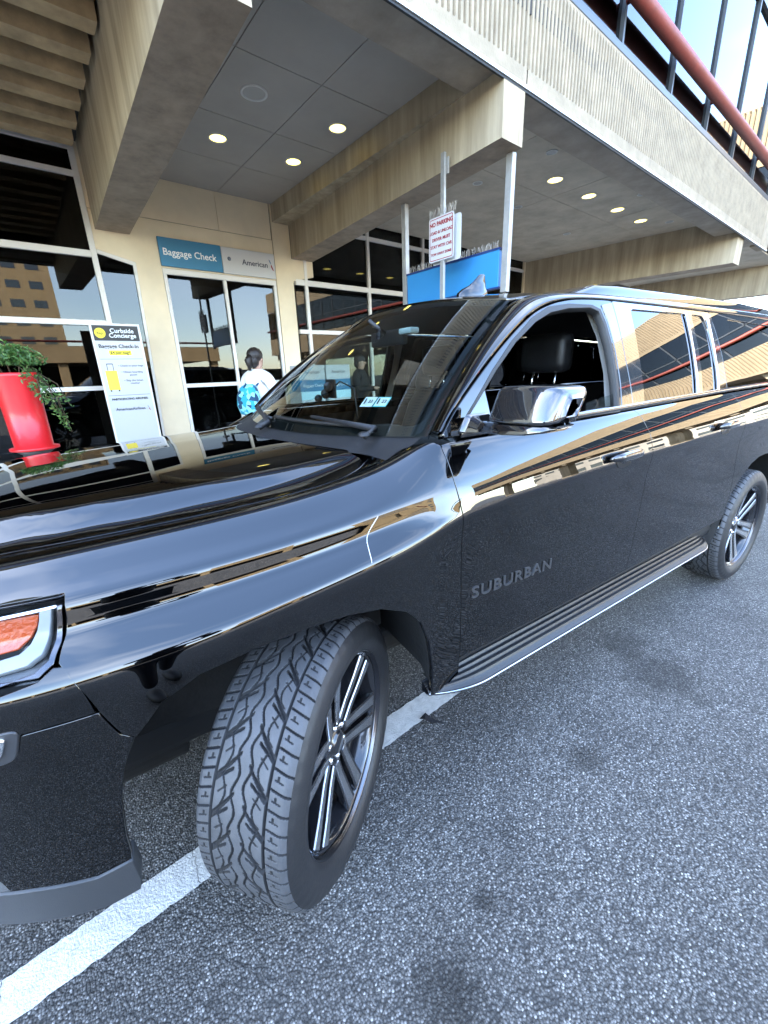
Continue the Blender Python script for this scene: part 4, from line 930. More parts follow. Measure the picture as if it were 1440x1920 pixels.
# ceilings: separate boards with open joints
def boards(xs_, ys_, z, m, nm):
    for i in range(len(xs_)-1):
        for j in range(len(ys_)-1):
            T(MB().box(xs_[i]-.004, xs_[i+1]+.004, ys_[j]+.004, ys_[j+1]-.004, z, z+.03), nm, m)
boards([-.96, -1.55, -2.42, -3.30], [-5.54, -4.55, -3.55, -2.5, -1.42], 4.25, CEILG, 'ceiling_board')
boards([-3.95, -5.1, -7.1, -9.2, -11.3], [-5.54, -4.2, -2.75, -1.42], 4.27, CEILC, 'ceiling_board')
boards([-11.8, -14, -18], [-5.54, -3.5, -1.42], 4.27, CEILC, 'ceiling_board')
T(MB().box(4.5, -19, -16, -.97, 4.46, 4.6), 'floor_slab', mat('slab_dark', (.05, .045, .04), .9))
# concrete tee ribs left of the first beam
for k in range(8):
    y = -5.02+k*.42
    T(MB().prism([(y-.13, 4.60), (y-.085, 4.22), (y+.085, 4.22), (y+.13, 4.60)], 0, -.575, 4.5), 'tee_rib', mat('rib_concrete', (.50, .36, .20), .85, var=.4, vscale=3., bump=.2, bscale=40))
T(MB().box(-.60, 4.5, -3.83, -3.60, 4.40, 4.55), 'peeling_patch', mat('peeling_paint', (.62, .60, .58), .8, var=.8, vscale=7., var2=(.22, .15, .05)))
T(MB().box(-.575, 4.5, -5.50, -5.20, 4.38, 4.46), 'rust_lintel', mat('rust_brown', (.12, .05, .022), .85, var=.4, vscale=5))
# soffit strip, fascia with vertical ribs, drip edge
T(MB().box(4.5, -13.0, -1.42, -.985, 4.0, 4.25), 'soffit_edge', mat('soffit_grey', (.36, .30, .235), .85, var=.3, vscale=3, bump=.2, bscale=50))
def ribbed(x0, x1, y, z0, z1, pitch, dep, lip=.11, top=.05):
    # a precast panel facing +y: flat lip below, ribs above
    n = int(round(abs(x1-x0)/pitch)); p = (x1-x0)/n; V = []; F = []
    prof = [(0, 0), (.30, 0), (.42, dep), (.88, dep), (1.0, 0)]
    X = [(x0+(i+a)*p, d) for i in range(n) for a, d in prof[:-1]]+[(x1, 0)]
    for x, d in X: V += [(x, y, z0), (x, y, z0+lip), (x, y-dep+d, z0+lip+.012), (x, y-dep+d, z1-top), (x, y-dep*.3, z1-top*.4), (x, y-dep*.3, z1), (x, y-.18, z1)]
    m_ = 7; F = [(i*m_+j, i*m_+j+1, (i+1)*m_+j+1, (i+1)*m_+j) for i in range(len(X)-1) for j in range(m_-1)]
    if x1 > x0: F = [f[::-1] for f in F]
    return MB().add(V, F)
for a, b in ((4.5, -3.60), (-3.615, -12.9)):
    T(ribbed(a, b, -.96, 3.965, 4.78, .062, .024), 'fascia_panel', FASC)
T(MB().box(-12.915, -13.6, -1.15, -.957, 3.965, 4.78, .01), 'fascia_end', FASC)
T(MB().box(4.5, -13.6, -.990, -.952, 3.935, 3.962), 'drip_edge', mat('drip_metal', (.72, .74, .72), .4)); T(MB().box(4.5, -13.6, -.982, -.963, 3.915, 3.934), 'drip_gap_shade', mat('gap_shade_black', (.01, .01, .01), .6))  # the dark gap below the drip edge is painted as a black strip
T(MB().box(4.5, -13.6, -1.10, -.965, 4.785, 4.86, .008), 'curtain_sill', DARKM)
# curtain wall above: panes between mullions, red pipe outside
mx_ = [4.5-1.51*k for k in range(13)]; mx_ = [-5.43+1.51*k for k in range(6, -6, -1)]
for i in range(len(mx_)-1):
    for z0, z1 in ((4.86, 7.0), (7.05, 9.2)): T(MB().box(mx_[i]-.03, mx_[i+1]+.03, -1.045, -1.035, z0, z1), 'curtain_pane', UPGLASS)
for x in mx_: T(MB().box(x-.018, x+.018, -1.06, -.995, 4.86, 9.2), 'curtain_mullion', DARKM)
T(MB().box(4.5, -13.6, -1.06, -.99, 7.0, 7.05), 'curtain_rail', DARKM)
T(MB().tube([(4.5, -.89, 5.24), (-19, -.89, 5.24)], .078, 20), 'red_pipe', RED)
for x in mx_[::2]: T(MB().tube([(x, -.89, 5.24), (x, -1.0, 5.24)], .03, 8), 'pipe_bracket', RED)
T(ribbed(4.5, -19, -.96, 9.2, 11.6, .12, .05, .2, .1), 'parapet', FASC)  # terminal parapet, out of view, added to keep the road in shade
T(MB().box(4.5, -19, -16, -3.2, 4.62, 11.5), 'sun_block_storey', mat('inside_dark', (.045, .05, .055), .7)); T(MB().box(4.5, -19, -3.2, -1.05, 9.3, 9.6), 'upper_ceiling', mat('inside_ceiling', (.3, .3, .3), .8))  # storey behind the glass is a solid block, added to stop the sun
T(MB().box(4.5, -19, -16, -1.0, 11.4, 11.6), 'roof_slab', CEILC)
T(MB().box(4.5, 30, -16, -3.0, 0, 11.0), 'east_wing', CREAM)
# storefronts: frames piece by piece, then each pane
def member(x0, x1, z0, z1, d=.07, nm='frame_member', y=Yw+.005, m=None): return T(MB().box(x0, x1, y-d, y, z0, z1, .004), nm, m or ALU)
def pane(x0, x1, z0, z1, y=Yw-.035, m=None): return T(MB().box(x0, x1, y-.006, y, z0, z1), 'glass_pane', m or STOREGL)
# door bay under the sign
for x in (-1.445, -2.335, -3.21): member(x, x-.05, .145, 3.05)
for a, b in ((-1.495, -2.335), (-2.385, -3.21)):
    member(a, b, 1.43, 1.49, .06); pane(a, b, 1.49, 3.05); pane(a, b, .22, 1.43); member(a, b, .145, .22, .06)
member(-1.445, -3.26, 3.05, 3.125)
# left storefront, with the chamfered corner
for a, b in ((4.4, 2.9), (2.82, 1.12), (1.06, -.585)):
    for z0, z1 in ((.25, 1.45), (1.51, 2.31), (2.38, 3.16), (3.24, 4.07), (4.13, 4.36)): pane(a, b, z0, z1)
    for z0, z1 in ((.15, .25), (1.45, 1.51), (2.31, 2.38), (3.16, 3.24), (4.07, 4.13), (4.36, 4.44)): member(a, b, z0, z1)
for x in (2.9, 1.12, -.585): member(x, x-.065, .15, 4.44, .09, y=Yw+.012)
T(prismY([(-.655, .15), (-1.00, .15), (-1.075, 3.13), (-.655, 3.23)], Yw-.045, Yw-.038), 'glass_pane', STOREGL)
T(prismY([(-1.0, .15), (-1.03, .15), (-1.11, 3.16), (-.655, 3.27), (-.655, 3.22), (-1.07, 3.12)], Yw-.08, Yw-.01), 'frame_member', ALU)
# right storefront
xsr = [-3.62, -3.86, -5.32, -6.85, -8.4, -9.9, -10.74]
for i in range(len(xsr)-1):
    for z0, z1 in ((.25, 2.29), (2.36, 3.10), (3.19, 4.02), (4.09, 4.42)): pane(xsr[i]-.03, xsr[i+1]+.03, z0, z1)
    for z0, z1 in ((.15, .25), (2.29, 2.36), (3.10, 3.19), (4.02, 4.09)): member(xsr[i]-.03, xsr[i+1]+.03, z0, z1)
for x in xsr[1:-1]: member(x+.03, x-.03, .15, 4.45, .09, y=Yw+.012)
# rooms behind
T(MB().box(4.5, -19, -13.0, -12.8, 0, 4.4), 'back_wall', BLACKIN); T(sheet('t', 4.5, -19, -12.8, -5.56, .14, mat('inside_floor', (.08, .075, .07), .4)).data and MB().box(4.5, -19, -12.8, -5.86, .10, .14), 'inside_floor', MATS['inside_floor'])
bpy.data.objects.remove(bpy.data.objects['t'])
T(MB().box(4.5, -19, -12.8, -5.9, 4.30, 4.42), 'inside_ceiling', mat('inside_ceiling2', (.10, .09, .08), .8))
for x in (-2.2, -5.6, -8.2, 1.2): T(MB().box(x-.7, x+.7, -9.6, -9.0, .14, 1.15, .02), 'check_in_counter', mat('counter', (.10, .12, .16), .4))
T(MB().box(.5, -.9, -7.6, -7.55, 1.9, 2.35), 'blue_inside_panel', mat('deep_blue', (.01, .02, .09), .4))
term_glass_dark = None

# ---------------------------------------------------------------- lights in the canopy ceiling
LAMP = mat('lamp_warm', (1, .9, .6), .5, emit=(1.0, .80, .17), estr=.42)
WHITER = mat('trim_ring', (.6, .58, .54), .4)
def downlight(x, y, z, r, lit, label, grp):
    o = tag(empty('downlight', (x, y, z)), label, 'ceiling light', grp)
    m = MB(); m.lathe([(r*1.16, 0), (r*1.16, -.008), (r*.98, -.008), (r*.965, -.001)], 28); m.build('trim_ring', WHITER, o)
    c = MB(); c.lathe([(r*.965, -.003), (r*.5, -.0028), (.001, -.0026)], 28); c.build('diffuser', LAMP if lit else mat('unlit_can', (.35, .33, .30), .5), o)
    return o
for i, (x, y, lit, lb) in enumerate([(-1.93, -2.99, 0, 'unlit round ceiling can, the largest one above the blue Baggage Check sign bay'), (-1.92, -4.02, 1, 'lit round downlight nearest the big left concrete beam'),
        (-2.96, -3.03, 1, 'lit round downlight nearest the middle concrete beam, in the grey ceiling'), (-2.92, -4.03, 1, 'lit round downlight in the grey ceiling closest to the cream wall')]):
    downlight(x, y, 4.25, .115 if i == 0 else .095, lit, lb, 'downlights in the grey ceiling')
for i, x in enumerate((-6.5, -7.6, -8.72, -9.8)):
    downlight(x, -2.32, 4.27, .11, 1, ['nearest', 'second', 'third', 'farthest'][i]+' of four lit downlights in a row under the concrete soffit', 'row of downlights under the soffit')
for i, (x, y) in enumerate(((-5.64, -1.89), (-5.58, -3.08), (-7.0, -3.3), (-8.3, -1.75), (-9.3, -3.6), (-10.4, -2.0))):
    downlight(x, y, 4.27, .065, 0, ['small dark round fitting nearest the ribbed fascia', 'small dark round fitting left of the hanging sign pole', 'small dark fitting deeper under the concrete soffit', 'small dark fitting beside the soffit edge, past the lit row', 'small dark fitting near the back storefront', 'farthest small dark fitting before the end beam'][i], 'small dark ceiling fittings')

# ---------------------------------------------------------------- signs
TEAL = mat('sign_blue', (.012, .16, .30), .4); SIGNW = mat('sign_white', (.50, .50, .50), .4); INKW = mat('white_letters', (.75, .77, .77), .4); NAVY = mat('navy_letters', (.015, .02, .05), .5); LRED = mat('letter_red', (.26, .012, .02), .5)
bs = tag(empty('baggage_sign', (-1.89, Yw, 3.15)), 'blue wall sign reading Baggage Check above the glass doors', 'sign')
def S(mb, name, m, parent):
    o = mb.build(name, m, parent); o.location = -Vector(parent.location); return o
S(MB().box(-1.44, -2.345, Yw+.003, Yw+.035, 3.15, 3.525, .004), 'sign_board', TEAL, bs)
def Tx(nm, body_, size, org, xd, yd, m, parent, **k):
    o = text_on(nm, body_, size, org, xd, yd, m, parent, **k); o.location = -Vector(parent.location); return o
EX, EZ = (-1, 0, 0), (0, 0, 1)
Tx('lettering', 'Baggage Check', .128, (-1.87, Yw+.037, 3.335), EX, EZ, INKW, bs, bold=.0012)
as_ = tag(empty('airline_sign', (-2.8, Yw, 3.15)), 'pale grey airline sign reading American with a tail emblem, right of the blue one', 'sign')
S(MB().box(-2.352, -3.255, Yw+.003, Yw+.033, 3.145, 3.52, .004), 'sign_board', SIGNW, as_)
Tx('lettering', 'American', .115, (-2.90, Yw+.035, 3.335), EX, EZ, NAVY, as_, bold=.001)
S(MB().ico((-2.47, Yw+.03, 3.36), .033, 2, scale=(1, .35, 1)), 'round_emblem', mat('emblem_grey', (.10, .12, .16), .3), as_)
def tail_emblem(parent, cx, cz, h, y):
    q = h
    S(MB().prism([(cx+.10*q, cz+.5*q), (cx-.02*q, cz+.40*q), (cx-.14*q, cz+.10*q), (cx-.10*q, cz+.08*q), (cx+.02*q, cz+.25*q)], 1, y, y+.002), 'tail_emblem', mat('tail_blue', (.02, .10, .22), .4), parent)
    S(MB().prism([(cx-.10*q, cz+.04*q), (cx-.16*q, cz+.04*q), (cx-.34*q, cz-.42*q), (cx-.40*q, cz-.5*q), (cx-.22*q, cz-.42*q), (cx-.08*q, cz-.15*q)], 1, y, y+.002), 'tail_emblem', LRED, parent)
tail_emblem(as_, -3.165, 3.345, .17, Yw+.034)
# hanging blue sign under the middle beam
hs = tag(empty('hanging_sign', (-3.6, -1.85, 2.36)), 'blank blue sign hung on two posts under the middle beam, bird spikes on top', 'sign')
S(MB().box(-3.625, -3.575, -2.55, -1.15, 2.36, 2.71, .006), 'sign_board', mat('sign_bright_blue', (.03, .21, .46), .35), hs)
for nm, (ya, yb, za, zb_) in (('sign_frame', (-2.56, -1.14, 2.705, 2.725)), ('sign_frame', (-2.56, -1.14, 2.345, 2.362))): S(MB().box(-3.632, -3.568, ya, yb, za, zb_), nm, mat('navy_frame', (.01, .03, .12), .4), hs)
GALV = mat('galvanised', (.36, .35, .33), .5, metal=.4, var=.2, vscale=8)
for y, zl in ((-2.60, 2.34), (-1.08, 2.30)):
    S(MB().box(-3.63, -3.57, y-.036, y+.036, zl, 3.498, .004), 'sign_post', GALV, hs)
def spikes(parent, pts, h=.075, n=4):
    m = MB(); r_ = random.Random(5)
    for p in pts:
        for k in range(n):
            dx, dy = r_.uniform(-.03, .03), r_.uniform(-.03, .03); a = Vector(p); m.tube([a, a+Vector((dx, dy, h*r_.uniform(.8, 1.1)))], .0017, 4, caps=False)
    S(m, 'bird_spikes', mat('spike_steel', (.35, .31, .26), .4, metal=.6), parent)
spikes(hs, [(-3.6, y, 2.722) for y in np.arange(-2.53, -1.16, .028)], .075, 3)
# no parking sign on its post
np_ = tag(empty('parking_sign', (-3.2, -1.62, 0)), 'white no parking sign with red letters on a steel post at the kerb', 'sign')
S(MB().box(-3.245, -3.215, -1.645, -1.595, .0, 3.60, .003), 'post', GALV, np_)
S(MB().box(-3.262, -3.246, -1.60, -1.57, 3.42, 3.56, .002), 'post_clip', GALV, np_)
o = S(MB().prism(rounded([(-1.80, 2.655), (-1.45, 2.655), (-1.45, 3.065), (-1.80, 3.065)], .03), 0, -3.212, -3.208), 'sign_plate', SIGNW, np_)
S(MB().prism(rounded([(-1.80, 2.64), (-1.405, 2.64), (-1.405, 3.05), (-1.80, 3.05)], .03), 0, -3.27, -3.265), 'rear_plate', SIGNW, np_)
def ring2d(w_, h_, r_, t, cy, cz, x):
    a = rounded([(cy-w_/2, cz-h_/2), (cy+w_/2, cz-h_/2), (cy+w_/2, cz+h_/2), (cy-w_/2, cz+h_/2)], r_); b = rounded([(cy-w_/2+t, cz-h_/2+t), (cy+w_/2-t, cz-h_/2+t), (cy+w_/2-t, cz+h_/2-t), (cy-w_/2+t, cz+h_/2-t)], r_-t)
    n = len(a); return MB().add([(x, *q) for q in a]+[(x, *q) for q in b], [(i, (i+1) % n, n+(i+1) % n, n+i) for i in range(n)])
S(ring2d(.325, .385, .025, .007, -1.625, 2.86, -3.2065), 'sign_border', LRED, np_)
for i, (t, s_) in enumerate((('NO PARKING', .054), ('LOAD & UNLOAD', .040), ('DRIVER MUST', .042), ('STAY WITH CAR', .040), ('TOW AWAY ZONE', .033))):
    Tx('lettering', t, s_, (-3.2065, -1.625, (3.0, 2.925, 2.86, 2.795, 2.725)[i]), (0, 1, 0), EZ, LRED, np_, bold=.0012 if i else .002)
spikes(np_, [(-3.22, y, 3.062) for y in np.arange(-1.80, -1.43, .022)], .085, 3)
# curbside banner
bn = tag(empty('banner_sign', (-.6, -5.05, .15)), 'white and black upright banner about curbside baggage check-in with a yellow suitcase', 'sign')
y0 = -5.05
S(MB().box(-.30, -.885, y0-.02, y0, .55, 2.29, .004), 'banner_frame', ALU, bn)
for x in (-.34, -.85): S(MB().box(x-.015, x+.015, y0-.05, y0-.021, .15, 2.2), 'banner_leg', ALU, bn)
S(MB().box(-.25, -.93, y0-.25, y0+.2, .146, .17), 'banner_foot', ALU, bn)
def pl_(x0, x1, z0, z1, m, nm, d=.002): return S(MB().box(x0, x1, y0, y0+d, z0, z1), nm, m, bn)
pl_(-.325, -.86, .57, 2.265, SIGNW, 'banner_sheet'); pl_(-.328, -.857, 2.075, 2.262, mat('banner_black', (.015, .014, .013), .5), 'header_panel', .004)
YEL = mat('banner_yellow', (.85, .70, .03), .5)
S(MB().lathe([(.001, .0), (.062, .0)], 28, 'Y', (-.405, y0+.0055, 2.168)), 'round_badge', YEL, bn)
def bt(body_, size, x, z, m, d=.0045, **k): return Tx('lettering', body_, size, (x, y0+d, z), EX, EZ, m, bn, **k)
bt('Bags', .042, -.405, 2.168, INK, .0065); bt('Curbside\nConcierge', .076, -.66, 2.168, INKW, .0055, line=.78, bold=.0012)
bt('Baggage Check-In', .066, -.59, 2.005, INK, bold=.0012); pl_(-.46, -.72, 1.895, 1.955, YEL, 'price_panel', .004); bt('$4 per bag*', .05, -.59, 1.925, INK, .0055, bold=.0006)
pl_(-.34, -.845, 1.845, 1.849, INK, 'rule', .003); pl_(-.34, -.845, 1.375, 1.379, INK, 'rule', .003)
# the printed suitcase
pl_(-.365, -.50, 1.45, 1.70, mat('case_yellow', (.80, .62, .05), .5, var=.15, vscale=40), 'suitcase_print', .003)
pl_(-.395, -.401, 1.70, 1.785, INK, 'suitcase_print', .003); pl_(-.464, -.470, 1.70, 1.785, INK, 'suitcase_print', .003); pl_(-.395, -.47, 1.780, 1.79, INK, 'suitcase_print', .003)
for x in (-.385, -.48): pl_(x-.008, x+.008, 1.43, 1.45, INK, 'suitcase_print', .003)
for i, t in enumerate(('• Check in your bags', '• Obtain boarding\n  passes', '• Skip the ticket\n  counter')): bt(t, .036, -.68, (1.76, 1.66, 1.55)[i], NAVY)
bt('PARTICIPATING AIRLINES:', .038, -.59, 1.325, INK, bold=.0014); bt('AmericanAirlines', .052, -.57, 1.19, NAVY, bold=.001); tail_emblem(bn, -.79, 1.19, .07, y0+.0045)

# ---------------------------------------------------------------- red planter with a trailing bush
px_, py_ = .565, -3.15
plt = tag(empty('planter', (px_, py_, .145)), 'red round planter on a dark pedestal at the left edge of the sidewalk', 'planter')
pt_ = MB(); pt_.lathe([(.001, .84), (.165, .84), (.185, .845), (.185, .865), (.145, .875), (.150, 1.2), (.163, 1.48), (.167, 1.505), (.155, 1.508), (.148, 1.44), (.001, 1.43)], 56)
pt_.build('pot', mat('red_plastic', (.58, .006, .01), .4, coat=.2, var=.12, vscale=5., bump=.08, bscale=60), plt)
MB().lathe([(.001, 0), (.20, 0), (.20, .03), (.11, .05), (.10, .80), (.15, .839), (.001, .839)], 36).build('pedestal', mat('pedestal_grey', (.03, .03, .03), .5), plt)
MB().lathe([(.001, 1.445), (.148, 1.445)], 24).build('soil', mat('soil', (.03, .02, .012), .95, bump=.6, bscale=60), plt)
LEAF = mat('leaf_green', (.055, .13, .022), .5, var=.5, vscale=30., var2=(.02, .055, .01)); LEAF2 = mat('leaf_light', (.13, .20, .05), .5)
def leaf_cloud(n, centre, rad, drape, seed):
    r_ = np.random.default_rng(seed); V = []; F = []
    for i in range(n):
        if i < n*.86:
            d_ = r_.normal(0, 1, 3); d_ /= np.linalg.norm(d_); d_[2] = abs(d_[2])*.9; q = np.array(centre)+d_*rad*r_.uniform(.55, 1.05)*(1+.25*math.sin(5*d_[0]+7*d_[1]))
        else:
            k = r_.integers(0, len(drape)); a, b = drape[k]; t = r_.random(); q = np.array(a)*(1-t)+np.array(b)*t+r_.normal(0, .022, 3)
        u = r_.normal(0, 1, 3); u /= np.linalg.norm(u); v = np.cross(u, r_.normal(0, 1, 3)); v /= np.linalg.norm(v)+1e-9; L_ = r_.uniform(.012, .027); w_ = L_*.42
        nn = np.cross(u, v)*L_*.15; b = len(V); V += [q-u*L_, q+v*w_+nn, q+u*L_, q-v*w_+nn]; F += [(b, b+1, b+2), (b, b+2, b+3)]
    return MB().add(V, F)
bush = tag(empty('planter_bush', (px_, py_, 1.6)), 'green bush with ivy trailing over the rim of the red planter', 'plant')
dr = [((px_-.10, py_+.08, 1.70), (px_-.24, py_+.10, 1.28)), ((px_-.12, py_+.05, 1.70), (px_-.30, py_+.08, 1.12)), ((px_-.05, py_+.13, 1.70), (px_-.15, py_+.19, 1.42)), ((px_-.14, py_, 1.70), (px_-.27, py_+.01, 1.20)), ((px_-.13, py_+.04, 1.68), (px_-.34, py_+.07, 1.36))]
for nm, n_, sd, mm in (('foliage', 2400, 1, LEAF), ('light_foliage', 600, 2, LEAF2)):
    o = leaf_cloud(n_, (px_+.01, py_, 1.72), np.array([.21, .21, .17]), dr, sd).build(nm, mm, bush); o.location = -Vector(bush.location)
st_ = MB()
for k in range(9):
    a = k*.7; st_.tube([(px_+.06*math.cos(a), py_+.06*math.sin(a), 1.58), (px_+.15*math.cos(a), py_+.15*math.sin(a), 1.82)], [.008, .003], 6)
for a, b in dr: st_.tube([a, ((a[0]+b[0])/2-.05, (a[1]+b[1])/2, (a[2]+b[2])/2+.03), b], .004, 5)
o = st_.build('stems', mat('stem_brown', (.06, .04, .02), .8), bush); o.location = -Vector(bush.location)

# ---------------------------------------------------------------- structures across and down the road (seen mirrored in paint and glass)
br = tag(empty('sky_bridge', (-26, 12, 0)), 'concrete and glass bridge building spanning the road beyond the terminal', 'building')
def B(mb, nm, m): o = mb.build(nm, m, br); o.location = -Vector(br.location); return o
def ribbedX(y0, y1, x, z0, z1, pitch, dep, lip=.2, top=.1):
    mb = ribbed(y0, y1, 0, z0, z1, pitch, dep, lip, top); mb.v = [(x+b, a, c) for a, b, c in mb.v]; mb.f = [f[::-1] for f in mb.f]; return mb
bx = -23.0
FASC2 = mat('bridge_concrete', (.30, .235, .15), .9, var=.15, vscale=2.)
B(ribbedX(-.9, 36, bx, 4.0, 5.7, .16, .06), 'fascia_panel', FASC2); B(ribbedX(-.9, 36, bx, 8.5, 10.5, .16, .06), 'parapet', FASC2)
B(MB().box(bx-7, bx-.1, -.9, 36, 4.0, 4.4), 'deck', CEILC)
for y in np.arange(-.9, 36, 1.8): B(MB().box(bx-.05, bx-.01, y-.04, y+.04, 5.7, 8.5), 'mullion', DARKM)
B(MB().box(bx-.08, bx-.06, -.9, 36, 5.7, 8.5), 'glass_band', UPGLASS); B(MB().box(bx-.06, bx-.01, -.9, 36, 7.10, 7.17), 'rail', DARKM)
B(MB().tube([(bx+.15, -.9, 6.55), (bx+.15, 36, 6.55)], .11, 14), 'red_pipe', RED)
B(MB().box(bx-7, bx-1.2, -.9, 36, 4.4, 10.3), 'core', mat('core_grey', (.12, .12, .12), .8)); B(MB().box(bx-7, bx-.2, -.9, 36, 10.2, 10.45), 'roof', CEILC)
for y in (6.5, 14.5, 23, 31): B(MB().box(bx-4, bx-3.1, y-.45, y+.45, 0, 4.0, .03), 'column', BEAM)
for y in np.arange(-.5, 36, 2.1): B(MB().box(bx-7, bx-.4, y-.18, y+.18, 3.45, 4.0), 'girder', BEAM)
op = tag(empty('parking_ramp', (4, 38, 0)), 'tan concrete parking structure across the road with open decks', 'building')
def O(mb, nm, m): o = mb.build(nm, m, op); o.location = -Vector(op.location); return o
TAN = mat('tan_concrete', (.36, .26, .14), .85, var=.15, vscale=.6)
for z in (3.6,):
    O(MB().box(-16, 60, 34, 50, z, z+.35), 'deck', CEILC); O(MB().box(-16, 60, 33.8, 34, z-.2, z+1.15), 'parapet', TAN)
for x in np.arange(-15.5, 60, 6.5): O(MB().box(x-.35, x+.35, 34.1, 34.8, 0, 3.6, .03), 'column', TAN)
O(MB().box(-16, 60, 49.6, 50, 0, 3.6), 'back_wall', BLACKIN); O(MB().tube([(-16, 33.6, 5.1), (60, 33.6, 5.1)], .09, 10), 'red_pipe', RED)
tw_ = tag(empty('tan_tower', (1, 95, 0)), 'tall tan office block with dark window rows across the road', 'building')
def W_(mb, nm, m): o = mb.build(nm, m, tw_); o.location = -Vector(tw_.location); return o
W_(MB().box(-8, 10, 95.0, 105, 0, 25), 'wall', TAN)
for z in np.arange(6, 24, 3.2):
    for x in np.arange(-6.5, 9, 3.4): W_(MB().box(x, x+2.0, 94.96, 95.05, z, z+1.3), 'window', mat('tower_glass', (.03, .035, .04), .1, coat=1.))

fw = tag(empty('far_building', (-95, 20, 0)), 'long low pale building far down the road beyond the bridge', 'building')
def FB(mb, nm, m): o = mb.build(nm, m, fw); o.location = -Vector(fw.location); return o
FB(MB().box(-110, -90, -30, 90, 0, 9), 'wall', mat('far_wall', (.40, .36, .30), .9, var=.2, vscale=.2))
for z in (1.5, 5.2):
    for y in np.arange(-28, 88, 5): FB(MB().box(-90.05, -89.95, y, y+3.4, z, z+1.9), 'window', MATS['tower_glass'])
# ---------------------------------------------------------------- people
def skin(name, J, Ed, m, parent, sub=2, root=0):
    me = bpy.data.meshes.new(name); names = list(J); ix = {n: i for i, n in enumerate(names)}
    me.from_pydata([J[n][0] for n in names], [(ix[a], ix[b]) for a, b in Ed], []); o = bpy.data.objects.new(name, me); col.objects.link(o)
    o.modifiers.new('s', 'SKIN'); lay = me.skin_vertices[0].data
    for i, n in enumerate(names):
        r_ = J[n][1]; lay[i].radius = r_ if isinstance(r_, tuple) else (r_, r_); lay[i].use_root = (i == root)
    sb = o.modifiers.new('u', 'SUBSURF'); sb.levels = sub; sb.render_levels = sub
    bpy.context.view_layer.update(); ev = o.evaluated_get(bpy.context.evaluated_depsgraph_get()); me2 = bpy.data.meshes.new_from_object(ev)
    bpy.data.objects.remove(o); me2.materials.clear(); me2.materials.append(m); me2.polygons.foreach_set('use_smooth', np.ones(len(me2.polygons), bool)); me2.name = name
    return link(bpy.data.objects.new(name, me2), parent)
SKINM = mat('skin', (.45, .27, .19), .5); HAIRD = mat('dark_hair', (.015, .009, .006), .5, bump=.4, bscale=90); JEANS = mat('dark_trousers', (.012, .013, .018), .8)
WHITEJ = mat('white_jacket', (.72, .70, .68), .85, bump=.35, bscale=18); BLACKC = mat('black_clothes', (.008, .008, .009), .8); SHOE = mat('shoe', (.02, .02, .02), .6)
